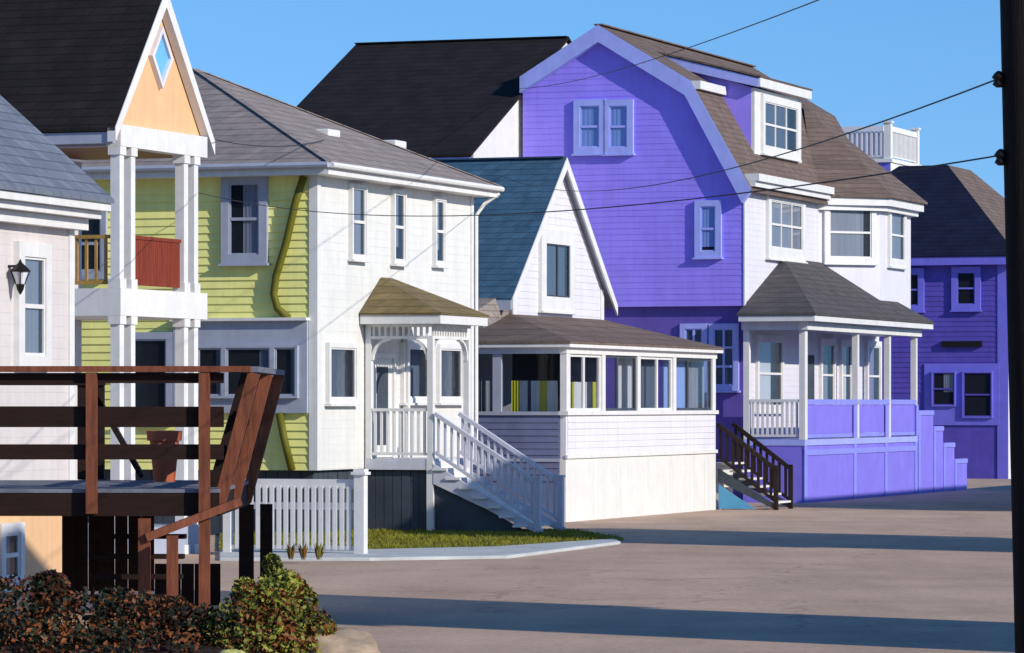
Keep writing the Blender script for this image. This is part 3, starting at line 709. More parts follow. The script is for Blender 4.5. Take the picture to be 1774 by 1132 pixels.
for s_ in (-1, 1):
    c = MB(); e_ = g0 - ov if s_ < 0 else g1 + ov
    c.slab((0, sb - for_ - .02, 0), FE, FN, [(e_, zE - ov * kk - .12), (e_, zE - ov * kk + .135), (gmid, zA + .135), (gmid, zA - .14)], -.045, 0); c.build('rake_board', M['trim'], bh)
c = MB(); c.box(g0 - ov - .03, g0 - ov + .03, sb - for_ + .03, 10.2, zE - ov * kk - .14, zE - ov * kk + .08); c.build('fascia', M['greytrim'], bh)
MB().bar((gmid, sb - for_ + .05, zA + .15), (gmid, 10.2, zA + .15), .24, .035).build('ridge_cap', M['blueroof'], bh)
sv = [(x, y, z - .065) for x, y, z in ((g0 - ov + .02, sb - for_ + .02, zE - (ov - .02) * kk + .14), (gmid, sb - for_ + .02, zA + .14), (g1 + ov - .02, sb - for_ + .02, zE - (ov - .02) * kk + .14), (g0 - ov + .02, 10.1, zE - (ov - .02) * kk + .14), (gmid, 10.1, zA + .14), (g1 + ov - .02, 10.1, zE - (ov - .02) * kk + .14))]
MB().shell(sv, [(0, 1, 4, 3), (1, 2, 5, 4)], .03).build('soffit', M['greytrim'], bh)
fwin(F3, bh, 940, 981, 424, 515, 'trim', b=sb, fw=.34, cols=2, rows=1, curtain='curtainslate', cover=.85, sm='slate', d0=.014)
# porch: knee wall, posts, openings, hipped roof
pz1, pz2, pzt = 1.40, 2.36, 3.72
dp = 6.0
pk = MB().box(0, L3, .02, .14, 0, pz1)
x = .0
while x < L3 - .05:
    w = min(random.choice((.55, .8, 1.1)), L3 - x); pk.box(x + .002, x + w - .002, random.uniform(-.004, .004), .0195, 0.0, pz1 - .001); x += w
pk = pk.build('porch', M['white'], bh)
c = MB(); c.clap((.12, -.0, 0), FE, FN, [(0, pz1 + .08), (L3 - .24, pz1 + .08), (L3 - .24, pz2 - .02), (0, pz2 - .02)], .15, .02); c.box(0.01, L3 - .01, .0, .13, pz1 + .001, pz2 - .001); c.build('knee_wall', M['lavender'], pk)
c = MB(); c.box(-.02, L3 + .02, -.05, .0, pz1, pz1 + .08); c.box(-.05, L3 + .03, -.07, .15, pz2, pz2 + .09); c.build('sill', M['trim'], pk)
c = MB(); c.box(0.0, .12, .142, dp, 0, pz2 - .002); c.clap((0, .15, 0), SE, SN, [(0, .9), (dp - .2, .9), (dp - .2, pz2 - .02), (0, pz2 - .02)], .15, .02); tag(c.build('knee_wall', M['bluesh'], pk), 'blue grey shingled knee wall on the side')
c = MB(); c.box(-.05, .15, .152, dp, pz2, pz2 + .08); c.box(-.03, .0, .15, dp, 1.33, 1.40); c.build('sill', M['greytrim'], pk)
for u in (981, 1045, 1106, 1168, 1236):
    a_ = F3.a(u) if u > 990 else .0
    w = .26 if u in (981, 1236) else .22
    a_ = min(max(a_ - w / 2, 0), L3 - w)
    MB().box(a_, a_ + w, -.02, .13, pz2 + .092, pzt - .002).build('post', M['trim'], pk)
for u, w in ((868, .2), (823, .18)):
    b_ = F3.b(u)
    MB().box(-.0, .12, b_, b_ + w, pz2 + .082, pzt - .002).build('post', M['greytrim'], pk)
MB().box(-.02, L3 + .02, -.03, .15, pzt, pzt + .16).build('beam', M['trim'], pk)
MB().box(-.02, .13, .152, dp, pzt, pzt + .16).build('beam', M['stairgrey'], pk)
oe = .17; ze3 = 3.99; zt3 = 4.66
rv = [(-oe, -oe, ze3), (L3 + oe, -oe, ze3), (L3 + oe, dp, ze3), (-oe, dp, ze3), (g0 - .0, sb - .015, zt3), (g1 + .0, sb - .015, zt3), (g0, dp, zt3), (g1, dp, zt3)]
MB().shell(rv, [(0, 1, 5, 4), (1, 2, 7, 5), (3, 0, 4, 6)], .05).build('porch_roof', M['brownroof'], pk)
c = MB(); c.box(-oe + .02, L3 + oe - .02, -oe + .02, .4, ze3 - .13, ze3 - .055); c.box(-oe + .02, .5, .401, dp, ze3 - .13, ze3 - .055); c.box(L3 - .3, L3 + oe - .02, .401, dp, ze3 - .13, ze3 - .055); c.build('porch_eaves', M['trim'], pk)
# upper side shed roof in pale grey
MB().hexa([(1.25, sb + .1, 4.1), (g0 - .002, sb + .1, 4.1), (g0 - .002, 7, 4.1), (1.25, 7, 4.1), (1.25, sb + .35, 4.72), (g0 - .002, sb + .1, 5.22), (g0 - .002, 7, 5.22), (1.25, 7, 4.72)]).build('side_roof', M['greyroof'], bh)
# porch interior: back wall, floor, curtains
c = MB(); c.box(g0 - .0, g1, sb - .012, sb - .002, pz2 - .8, 4.3); c.build('inner_wall', M['dark'], pk)
MB().box(.13, L3 - .02, .15, sb - .02, 1.1, 1.2).build('porch_floor', M['slate'], pk)
MB().box(L3 - .12, L3, .142, dp, 0, pz2).build('knee_wall', M['white'], pk)
def curtain(u0, u1, v0, v1, m, b=.35):
    a0, a1 = F3.a(u0, b), F3.a(u1, b); c = MB(); k = 8; am = (a0 + a1) / 2; z0, z1 = F3.z(am, b, v1), F3.z(am, b, v0)
    z0 = max(z0, 1.21)
    for i in range(k):
        x0, x1 = a0 + (a1 - a0) * i / k, a0 + (a1 - a0) * (i + 1) / k
        y0, y1 = b + .03 * (i % 2), b + .03 * ((i + 1) % 2)
        c.face([(x0, y0, z0), (x1, y1, z0), (x1, y1, z1), (x0, y0, z1)])
    c.build('curtain', M[m], pk)
for u0, u1, m_ in ((983, 995, 'curtainyellow'), (995, 1008, 'curtainwhite'), (1008, 1014, 'curtainslate'), (1014, 1024, 'curtainwhite'), (1024, 1036, 'curtainyellow'), (1036, 1044, 'curtainwhite')): curtain(u0, u1, 662, 740, m_)
curtain(1068, 1098, 606, 740, 'curtainwhite'); curtain(1110, 1140, 606, 740, 'curtainslate'); curtain(1148, 1163, 606, 740, 'curtainblue')
curtain(1170, 1186, 606, 740, 'curtainblue'); curtain(1186, 1220, 606, 740, 'curtain'); curtain(1173, 1220, 606, 628, 'curtainwhite', .28)
def scurtain(u0, u1, v0, v1, m, a=.35):
    b0, b1 = F3.b(u1, a), F3.b(u0, a); c = MB(); k = 6; z0, z1 = max(F3.z(a, b0, v1), 1.21), F3.z(a, b0, v0)
    for i in range(k):
        y0, y1 = b0 + (b1 - b0) * i / k, b0 + (b1 - b0) * (i + 1) / k
        x0, x1 = a + .03 * (i % 2), a + .03 * ((i + 1) % 2)
        c.face([(x0, y0, z0), (x1, y1, z0), (x1, y1, z1), (x0, y0, z1)])
    c.build('curtain', M[m], pk)
for u0, u1, m_ in ((886, 901, 'curtainyellow'), (901, 914, 'curtainwhite'), (914, 920, 'curtainslate'), (920, 934, 'curtainwhite'), (934, 948, 'curtainyellow'), (948, 966, 'curtainwhite'), (824, 838, 'curtainslate'), (842, 849, 'curtainwhite'), (856, 862, 'curtainwhite')): scurtain(u0, u1, 660, 740, m_)
# glass in the porch openings
us = (981, 1045, 1106, 1168, 1236)
for i in range(4):
    x0 = max(F3.a(us[i]), .0) + .14; x1 = min(F3.a(us[i + 1]), L3) - .14
    c = MB(); c.box(x0, x1, .04, .048, pz2 + .095, pzt - .005); c.build('pane', M['glass'], pk)
    c = MB(); zl, zh = pz2 + .093, pzt - .003; xm = x0 + (x1 - x0) * (.5, .42, .55, .35)[i]
    for xa, xb in ((x0 - .02, x0 + .06), (xm - .05, xm + .05), (x1 - .06, x1 + .02)): c.box(xa, xb, .02, .07, zl, zh)
    for za, zb3 in ((zl, zl + .06), (zh - .06, zh)):
        c.box(x0 + .061, xm - .051, .022, .068, za, zb3); c.box(xm + .051, x1 - .061, .022, .068, za, zb3)
    c.build('sash', M['trim' if i in (0, 2) else 'slate'], pk)
for b0, b1 in ((.16, F3.b(868) - .01), (F3.b(868) + .21, F3.b(823) - .01)):
    MB().box(.05, .058, b0, b1, pz2 + .085, pzt - .005).build('pane', M['glass'], pk)
MB().box(.4, g0, 3.9, 3.95, 1.2, 3.7).build('inner_wall', M['slate'], pk)

# brown side stairs at its far end
sst = MB().box(.03, 1.19, -.02, .3, 0, 1.15).build('side_stairs', M['trim'], bh); sst.location = (L3 + .2, 0, 0)
tag(sst, 'short flight of white steps with near black railings')
c = MB(); n5 = 6; r5 = 1.14 / n5; t5 = 1.45 / n5
for i in range(n5):
    y0 = -.05 - t5 * (i + 1); zz = 1.16 - r5 * i
    c.box(0, 1.2, y0 - .02, y0 + t5, zz - .05, zz)
c.build('step', M['trim'], sst)
for x in (-.08, 1.22):
    MB().hexa([(x, -.02, .7), (x + .06, -.02, .7), (x + .06, -1.55, -.02), (x, -1.55, -.02), (x, -.02, 1.02), (x + .06, -.02, 1.02), (x + .06, -1.55, .08), (x, -1.55, .08)]).build('stringer', M['charroof'] if 0 else M['slate'], sst)
    c = MB(); railing(c, (x + .03, 0, 1.16), (x + .03, -1.45, .08), 1.0, .2, .06, (.10, .10), .16); c.build('railing', M['blackwood'], sst)
    c = MB(); c.box(x - .02, x + .08, -1.55, -1.45, 0, 1.1); c.build('newel_post', M['blackwood'], sst)
c = MB(); c.hexa([(-.12, -.05, .02), (-.10, -.05, .02), (-.10, -1.0, .02), (-.12, -1.0, .02), (-.12, -.05, .62), (-.10, -.05, .62), (-.10, -.95, .05), (-.12, -.95, .05)]); tag(c.build('panel', M['teal'], sst), 'light blue triangular panel under the steps')

# ---------------------------------------------------------------- white gambrel house, side shade coloured purple
Fp = Frame(1288, 107.0, 20)
pu = thing('purple_house', 'tall purple gambrel house with white front, dormer, bay and columned porch', 'house', Fp.loc, Fp.rz)
PB = 6.22; PA = 14.0
zc, zk, zp = 8.66, 11.09, 12.62; bk, bp = 1.41, 3.99; z2 = 5.21
zback = zp - (zp - zk) / (bp - bk) * (PB - bp)
poly = [(0, z2), (PB, z2), (PB, zback), (bp, zp), (bk, zk), (0, zc)]
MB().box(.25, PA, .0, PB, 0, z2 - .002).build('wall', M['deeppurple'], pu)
c = MB(); c.slab((PA, 0, 0), SE, SN, poly, 0, PA - .03); c.build('wall', M['lavender'], pu)
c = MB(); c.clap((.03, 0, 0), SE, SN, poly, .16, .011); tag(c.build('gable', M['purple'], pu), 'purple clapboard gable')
c = MB(); c.clap((0.0 + .12, 0, 0), FE, FN, [(0, z2), (PA - .2, z2), (PA - .2, zc), (0, zc)], .16, .008, .003); c.build('siding', M['lavender'], pu)
c = MB(); c.clap((.26, 0, 0), FE, FN, [(0, 0.02), (PA - .3, .02), (PA - .3, z2 - .02), (0, z2 - .02)], .16, .012); c.build('siding', M['lavender'], pu)
c = MB(); c.box(-.0, .12, -.035, 0, z2, zc); c.build('corner_board', M['trim'], pu)
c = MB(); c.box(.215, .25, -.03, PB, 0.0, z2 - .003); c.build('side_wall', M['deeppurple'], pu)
# roof planes
ro = .22
def sl(b):  # outer roof line
    return zc + (zk - zc) * b / bk
rv = []
for x in (-ro, PA + .2):
    rv += [(x, -.28, sl(-.28) + .10), (x, bk, zk + .12), (x, bp, zp + .14), (x, PB, zback + .14)]
MB().shell(rv, [(0, 1, 5, 4), (1, 2, 6, 5), (2, 3, 7, 6)], .06).build('roof', M['brownroof'], pu)
MB().bar((-ro + .02, bp, zp + .15), (PA + .2, bp, zp + .15), .26, .035).build('ridge_cap', M['brownroof'], pu)
pr = [(-.28, sl(-.28) + .09), (bk, zk + .11), (bp, zp + .13), (PB, zback + .13), (PB, zback - .30), (bp, zp - .32), (bk + .15, zk - .28), (-.02, sl(-.28) - .25)]
c = MB()
for i, j, k2, l2 in ((0, 1, 6, 7), (1, 2, 5, 6), (2, 3, 4, 5)):
    c.slab((-ro - .02, 0, 0), SE, SN, [pr[i], pr[j], pr[k2], pr[l2]], -.26, .0)
c.build('rake_board', M['lilac'], pu)
c = MB(); c.box(-.1, 7.35, -.36, .0, zc - .30, zc - .16); c.box(-.1, 7.35, -.46, .0, zc - .155, zc + .04); c.build('cornice', M['trim'], pu)
for x0, x1 in ((-.2, 2.15), (7.0, 8.9)): MB().box(x0, x1, bk - .28, bk - .02, zk - .12, zk + .10).build('knee_trim', M['trim'], pu)
# gable windows; blue sheets behind the glass imitate reflected sky
for u0, u1 in ((1006, 1040), (1057, 1088)):
    swin(Fp, pu, u0, u1, 184, 256, 'lilac', a=.03, fw=.17, d0=.016, curtain='curtainblue', cover=.97, sm='lilac')
swin(Fp, pu, 1215, 1241, 358, 436, 'lilac', a=.03, fw=.16, d0=.016, curtain='curtainblue', cover=.97, sm='lilac', curt_top=.9)
swin(Fp, pu, 1238, 1272, 570, 668, 'lilac', a=.215, fw=.14, cols=2, rows=3, curtain='curtainslate', cover=.9)
swin(Fp, pu, 1188, 1218, 570, 668, 'lilac', a=.215, fw=.14, cols=2, rows=3, curtain='curtainslate', cover=.9)
# front windows
def fgrid(u0, u1, v0, v1, **kw): return fwin(Fp, pu, u0, u1, v0, v1, 'trim', **kw)
fgrid(1331, 1385, 352, 432, fw=.3, cols=3, rows=2, curtain='curtain', cover=.97, d0=.012)
# bay with angled sides
bayp = [(7.4, .02), (8.8, -1.4), (12.3, -1.4), (13.7, .02)]
zbe = 8.22
by = MB().prism(bayp, 4.6, zbe).build('bay', M['lavender'], pu)
c = MB()
ep = [(7.1, 0.0), (8.62, -1.75), (12.48, -1.75), (14.0, 0.0)]
c.prism(ep, zbe, zbe + .24); ep2 = [(7.2, 0), (8.68, -1.6), (12.42, -1.6), (13.9, 0)]; c.prism(ep2, zbe - .14, zbe - .002); c.build('bay_cornice', M['trim'], by)
apx = (10.55, 1.36, 11.32)
rv = [(7.0, .02, zbe + .27), (8.56, -1.85, zbe + .27), (12.54, -1.85, zbe + .27), (14.1, .02, zbe + .27), apx]
MB().shell(rv, [(0, 1, 4), (1, 2, 4), (2, 3, 4)], .05).build('bay_roof', M['brownroof'], by)
def facet(p, q):
    e = Vector((q[0] - p[0], q[1] - p[1], 0)); L = e.length; e.normalize(); return e, Vector((e.y, -e.x, 0)), L
e, nn, L = facet(bayp[0], bayp[1])
window(by, Vector((bayp[0][0], bayp[0][1], 6.75)) + e * .32, e, nn, L - .64, 1.42, 'trim', fw=.16, rows=2, curtain='curtain', cover=.82)
e, nn, L = facet(bayp[1], bayp[2])
window(by, Vector((bayp[1][0], bayp[1][1], 6.75)) + e * 1.0, e, nn, 1.5, 1.42, 'trim', fw=.2, rows=2, curtain='curtain', cover=.8)
# shed dormer
d0_, d1_, db = 2.2, 6.8, .45
dz0, dz1 = 9.32, 11.05
dm_ = MB(); dm_.hexa([(d0_, db, 9.1), (d1_, db, 9.1), (d1_, 3.1, 11.6), (d0_, 3.1, 11.6), (d0_, db, dz1 + .12), (d1_, db, dz1 + .12), (d1_, 3.1, 12.05), (d0_, 3.1, 12.05)])
dmr = dm_.build('dormer', M['purple'], pu)
rv = [(d0_ - .25, db - .35, 11.46), (d1_ + .3, db - .35, 11.46), (d1_ + .3, 3.35, 12.28), (d0_ - .25, 3.35, 12.28)]
MB().shell(rv, [(0, 1, 2, 3)], .05).build('dormer_roof', M['brownroof'], dmr)
c = MB(); c.box(d0_ - .22, d1_ + .27, db - .33, db - .28, 11.17, 11.405); c.build('fascia', M['trim'], dmr)
c = MB(); c.hexa([(d0_ - .22, db - .28, 11.15), (d0_ - .17, db - .28, 11.15), (d0_ - .17, 3.2, 11.9), (d0_ - .22, 3.2, 11.9), (d0_ - .22, db - .28, 11.39), (d0_ - .17, db - .28, 11.39), (d0_ - .17, 3.2, 12.17), (d0_ - .22, 3.2, 12.17)]); c.build('rake_board', M['lilac'], dmr)
c = MB(); c.box(d0_, d1_, db - .1, db - .002, 9.15, dz1 + .1); c.build('dormer_front', M['trim'], dmr)
window(dmr, (d0_ + .75, db - .1, dz0 + .30), FE, FN, d1_ - d0_ - 1.4, 1.22, 'trim', fw=.2, cols=3, rows=2, curtain='curtainslate', cover=.75)
# front porch
qa0, qa1, qb = -.22, 11.75, -1.75
zf, zr, ze4 = 1.67, 2.73, 4.98
pp = MB(); pp.box(qa0, qa1, qb, -.04, zf - .16, zf); pp = pp.build('porch', M['lilac'], pu)
rv = [(qa0 - .4, .0, ze4), (qa0 - .4, qb - .4, ze4), (qa1 + .4, qb - .4, ze4), (qa1 + .4, 0, ze4), (3.7, -.03, 6.6), (8.3, -.03, 6.6)]
MB().shell(rv, [(0, 1, 4), (1, 2, 5, 4), (2, 3, 5)], .05).build('porch_roof', M['charroof'], pp)
c = MB(); c.box(qa0 - .37, qa1 + .37, qb - .37, -.04, ze4 - .2, ze4 - .055); c.box(qa0 - .1, qa1 + .1, qb - .1, qb + .16, ze4 - .42, ze4 - .202); c.build('porch_eaves', M['trim'], pp)
c = MB(); c.box(qa0 - .1, qa0 + .12, qb + .162, -.04, ze4 - .42, ze4 - .202); c.build('beam', M['stairgrey'], pp)  # side beam tinted grey for its shade
zpt = ze4 - .422
for u in (1393, 1487, 1542, 1588):
    a_ = max(qa0, min(Fp.a(u, qb) - .08, qa1 - .16)); w = .26 if u == 1393 else .18
    MB().box(a_, a_ + w, qb, qb + .16, zf, zpt).build('post', M['trim'], pp)
MB().box(qa0, qa0 + .16, -.22, -.06, zf, zpt).build('post', M['trim'], pp)
c = MB(); railing(c, (qa0 + .06, qb + .17, zf), (qa0 + .06, -.24, zf), zr - zf, .13, .06, (.10, .08), .10); c.build('railing', M['trim'], pp)
c = MB()
xs = [qa0 + .0] + [Fp.a(u, qb) for u in (1480, 1535)] + [qa1]
c.box(qa0 + .28, qa1, qb + .0, qb + .10, zr - .14, zr); c.box(qa0 + .28, qa1, qb + .02, qb + .08, zf + .04, zf + .14); c.build('railing_frame', M['palelilac'], pp)
c = MB(); c.box(qa0 + .28, qa1, qb + .03, qb + .06, zf + .145, zr - .145); c.build('railing_panel', M['porchlilac'], pp)
c = MB()
for u in (1480, 1535, 1588):
    a_ = Fp.a(u, qb); c.box(a_ - .12, a_ + .12, qb - .03, qb - .002, zf + .02, zr - .15)
for u in (1392, 1480, 1534, 1586):
    a_ = max(Fp.a(u, qb), qa0 + .0); c.box(a_, a_ + .26, qb + .002, qb + .03, 0, zf - .165)
c.box(qa0, qa1, qb + .005, qb + .03, zf - .42, zf - .27)
c.build('batten', M['palelilac'], pp)
c = MB(); c.box(qa0 + .02, qa1, qb + .034, qb + .08, 0, zf - .165); c.box(qa0 + .02, qa0 + .06, qb + .081, -.05, 0, zf - .165); c.build('skirting', M['porchlilac'], pp)
# inside the porch: windows on the ground floor front
for u0, u1, cu in ((1310, 1350, 'curtainwhite'), (1420, 1440, 'curtain'), (1455, 1470, 'curtainwhite'), (1500, 1520, 'curtainmauve')):
    a0, a1 = Fp.a(u0), Fp.a(u1)
    window(pp, (a0, -.0, 2.55), FE, FN, a1 - a0, 1.75, 'trim', fw=.16, rows=2, curtain=cu, cover=.55, d0=.012)
MB().box(Fp.a(1392), Fp.a(1408), -.05, -.013, zf, zf + 2.3).build('door', M['slate'], pp)
# stepped parapet beyond the porch
sw = MB()
stp = [(qa1 + .02, 13.6, 2.42), (13.6, 14.8, 1.95), (14.8, 16.2, 1.45), (16.2, 17.8, .95)]
for x0, x1, zz in stp: sw.box(x0 + .001, x1 - .001, qb, qb + .12, 0, zz)
sw.build('stair_wall', M['porchlilac'], pp)
sw = MB()
for x0, x1, zz in stp:
    sw.box(x0 + .002, x1 - .002, qb - .03, qb - .002, zz - .14, zz - .01)
    sw.box(x0 + .002, x0 + .2, qb - .03, qb - .002, 0, zz - .142)
sw.build('batten', M['palelilac'], pp)
sw = MB()
for i, (x0, x1, zz) in enumerate(stp): sw.box(x0, x1, qb + .125, -.5, 0, max(.1, zf - .4 * i - .2))
sw.build('step', M['lilac'], pp)

# ---------------------------------------------------------------- black roofed house behind
bl = thing('black_roofed_house', 'house with broad black roof and white gable behind the purple house', 'house', Fp.loc, Fp.rz)
wa0, wr, wa1 = -3.5, 4.0, 11.5; wz0, wzr = 9.18, 12.76; wb0, wb1 = PB + .06, 12.7
MB().box(wa0 + .1, wa1 - .1, wb0 + .12, wb1 - .2, 0, wz0 - .1).build('wall', M['violettrim'], bl)  # side wall coloured with its blue shade
kw_ = (wzr - wz0) / (wr - wa0)
MB().slab((0, wb0 + .1, 0), FE, FN, [(wa0 + .1, 3), (wa1 - .1, 3), (wa1 - .1, wz0), (wr, wzr - .05), (wa0 + .1, wz0)], -.05, .02).build('gable', M['white'], bl)
rv = [(wa0 - .3, wb0, wz0 - .3 * kw_ + .1), (wr, wb0, wzr + .1), (wa1 + .3, wb0, wz0 - .3 * kw_ + .1), (wa0 - .3, wb1, wz0 - .3 * kw_ + .1), (wr, wb1, wzr + .1), (wa1 + .3, wb1, wz0 - .3 * kw_ + .1)]
MB().shell(rv, [(0, 1, 4, 3), (1, 2, 5, 4)], .07).build('roof', M['blackroof'], bl)
MB().bar((wr, wb0 + .05, wzr + .11), (wr, wb1, wzr + .11), .26, .035).build('ridge_cap', M['blackroof'], bl)
c = MB(); c.box(wa0 - .28, wa0 - .2, wb0 + .05, wb1, wz0 - .3 * kw_ - .22, wz0 - .3 * kw_ + .02); c.build('fascia', M['lilac'], bl)

# ---------------------------------------------------------------- house with roof deck far behind
Ft = Frame(1543, 165.0, 20)
th_ = thing('roof_deck_house', 'tall narrow house with white railed roof deck rising behind the purple house', 'house', Ft.loc, Ft.rz)
ta = Ft.a(1593); zr0 = Ft.z(0, 0, 275); zr1 = Ft.z(0, 0, 218)
MB().box(.02, ta - .02, .02, 6, 0, zr0 - .15).build('wall', M['violettrim'], th_)  # side keeps its blue shade as colour, street face is white
MB().box(.03, ta - .03, .0, .019, 0, zr0 - .151).build('siding', M['white'], th_)
MB().box(-.08, ta + .08, -.08, 6.1, zr0 - .148, zr0).build('cornice', M['white'], th_)
c = MB(); c.box(.10, .14, .3, 4.6, zr0, zr1 - .25); tag(c.build('panel', M['lavender'], th_), 'pale lilac solid panel on the side')
for x, y in ((0, 0), (ta - .3, 0), (0, 4.6), (ta - .3, 4.6)):
    c = MB(); c.box(x, x + .3, y, y + .3, zr0, zr1 + .12); c.box(x - .05, x + .35, y - .05, y + .35, zr1 + .12, zr1 + .2); c.build('post', M['white'], th_)
for p0, p1, m_ in (((.3, .12, zr0), (ta - .3, .12, zr0), 'white'), ((.05, .3, zr0), (.05, 4.6, zr0), 'violettrim'), ((.3, 4.75, zr0), (ta - .3, 4.75, zr0), 'white')):
    c = MB(); railing(c, p0, p1, zr1 - zr0, .2, .09, (.16, .22), .12); c.build('railing', M['lavender'] if m_ != 'white' else M['white'], th_)

# ---------------------------------------------------------------- hip roofed house at right, shade coloured dark violet
Fd = Frame(1745, 140.5, 20)
dh = thing('violet_house', 'dark violet house with navy hip roof at the right end of the row', 'house', Fd.loc, Fd.rz)
da, dbb, dzt = 10.5, 8.6, 7.45
MB().box(0, da, 0, dbb, 0, dzt).build('wall', M['violet'], dh)
c = MB(); c.clap((0, .35, 0), SE, SN, [(0, 3.0), (dbb - .4, 3.0), (dbb - .4, dzt), (0, dzt)], .18, .02); c.build('siding', M['violet'], dh)
c = MB(); c.box(-.04, 0, -.04, .34, 0, dzt); c.build('corner_board', M['violettrim'], dh)
c = MB(); c.box(.0, .5, -.04, 0, 0, dzt); c.build('corner_board', M['trim'], dh)
od = .45; zd1 = 7.78; zdt = 11.2
rv = [(-od, -od, zd1), (da + od, -od, zd1), (da + od, dbb + od, zd1), (-od, dbb + od, zd1), (4, 3.1, zdt), (7.5, 3.1, zdt), (7.5, 4.9, zdt), (4, 4.9, zdt)]
MB().shell(rv, [(3, 0, 4, 7), (2, 3, 7, 6), (4, 5, 6, 7)], .05).build('roof', M['navyroof'], dh)  # near side carries shade as navy, street side stays brown
MB().shell(rv, [(0, 1, 5, 4), (1, 2, 6, 5)], .05).build('roof', M['brownroof'], dh)
MB().box(-od + .03, da + od - .03, -od + .03, dbb + od - .03, dzt + .0, zd1 - .055).build('eaves', M['violettrim'], dh)
swin(Fd, dh, 1659, 1690, 472, 528, 'violettrim', fw=.2, d0=.02)
swin(Fd, dh, 1560, 1592, 475, 530, 'violettrim', fw=.2, d0=.02)
b0, b1 = Fd.b(1702), Fd.b(1632); z0 = Fd.z(0, b0, 601)
MB().obox((0, b0, z0), SE, SN, 0, b1 - b0, 0, .2, 0, .14).build('vent_hood', M['iron'], dh)
b0, b1 = Fd.b(1732), Fd.b(1602)
wp = MB().obox((0, b0, 0), SE, SN, 0, b1 - b0, Fd.z(0, b0, 737), Fd.z(0, b0, 630), 0, .06).build('window_surround', M['violettrim'], dh)
for u0, u1, v1, cu in ((1617, 1654, 702, 'curtain'), (1670, 1718, 722, None)):
    bb0, bb1 = Fd.b(u1, -.06), Fd.b(u0, -.06); zz0, zz1 = Fd.z(0, bb0, v1), Fd.z(0, bb0, 646)
    window(dh, (-.06, bb0, zz0), SE, SN, bb1 - bb0, zz1 - zz0, 'violettrim', fw=.05, rows=2, curtain=cu, cover=.5, sm='violet', sill=False, curt_top=.6)

# ---------------------------------------------------------------- utility pole and wires
up = thing('utility_pole', 'black tarred utility pole standing close at the right edge', 'utility pole', (3.63, 28, 0))
ln = .0265
c = MB(); c.tube([(-ln * z_ + .06 - .0, 0, z_) for z_ in (-.2, 2, 4, 6, 8, 10)], .185, 20, .15); c.build('pole', M['pole'], up, smooth=True)
for z_ in (4.90, 4.36, 5.95):
    x = -ln * z_ + .06 - .17
    c = MB(); c.lathe((x - .02, -.03, z_ - .06), [(.02, -.04), (.045, -.02), (.03, .01), (.05, .03), (.03, .06), (.01, .075)], 10); c.bar((x + .04, 0, z_ - .06), (x - .02, -.03, z_ - .06), .03, .03); c.build('insulator', M['iron'], up)
def wire(p0, p1, sag, label, r=.0065):
    p0 = Vector(p0); p1 = Vector(p1); pts = []
    for i in range(41):
        t = i / 40; q = p0.lerp(p1, t); q.z -= sag * 4 * t * (1 - t); pts.append(q)
    return tag(MB().tube(pts, r, 6).build('overhead_wire', M['wire']), label, 'wire', 'overhead wires')
wire((3.40, 27.97, 5.92), Fp.w(-.3, PB + .02, 11.1), .25, 'highest thin black wire, running from the pole to the purple gable')
wire((3.42, 27.97, 4.88), Fp.w(-3.2, PB + .02, 8.9), .75, 'middle thin black wire, crossing the purple gable to the white gable')
wire((3.44, 27.97, 4.34), F1.w(2.8, -.13, 6.3), .42, 'lowest thin black wire, crossing the white front of the yellow house')
vv = None
wire(F1.w(3.3, -.25, 7.25), Fy.w(2.2, .75, 7.95), .12, 'short thin wire from the peach gable to the yellow house roof', .008)

# ---------------------------------------------------------------- shrubs and rocks in the foreground
def shrub(name, label, blobs, mats, nleaf, loc, size=(.045, .09)):
    t = thing(name, label, 'shrub', loc)
    for i in range(26):
        cx, cy, cz, rx, ry, rz_ = random.choice(blobs)
        a = random.uniform(0, 6.28); q = random.uniform(.3, .9)
        top = Vector((cx + cos(a) * rx * q, cy + sin(a) * ry * q, cz + rz_ * random.uniform(0, .7)))
        bse = Vector((cx + random.uniform(-.1, .1), cy, 0)); mid = (bse + top) / 2 + Vector((random.uniform(-.1, .1), random.uniform(-.1, .1), .05))
        MB().tube([bse, mid, top], .016, 5, .005).build('stem', M['twig'], t)
    per = {m: MB() for m in set(mats)}
    for i in range(nleaf):
        cx, cy, cz, rx, ry, rz_ = random.choice(blobs)
        while True:
            p = Vector((random.uniform(-1, 1), random.uniform(-1, 1), random.uniform(-1, 1)))
            if p.length < 1: break
        p = p.normalized() * (p.length ** .5) * random.choice((1, 1, 1, 1.12))
        c = Vector((cx + p.x * rx, cy + p.y * ry, max(.02, cz + p.z * rz_)))
        s = random.uniform(*size); d = Vector((random.gauss(0, 1), random.gauss(0, 1), random.gauss(.3, .8))).normalized()
        r = d.cross(Vector((random.gauss(0, 1), random.gauss(0, 1), random.gauss(0, 1)))).normalized()
        wv = d.cross(r) * s * .10
        # leaves cluster in patches of one colour
        key = int((sin(c.x * 5.1 + 1.3) + sin(c.z * 7.7) + sin(c.y * 4.3 + 2) + random.uniform(-1.1, 1.1) + 4.1) / 8.2 * len(mats)) % len(mats)
        q = per[mats[key]]
        a_, b_ = c - d * s * .6, c + d * s * .6
        q.face([a_, c + r * s * .38 + wv, b_, c - r * s * .38 + wv])
    for m, q in per.items(): q.build('leaves', M[m], t)
    return t
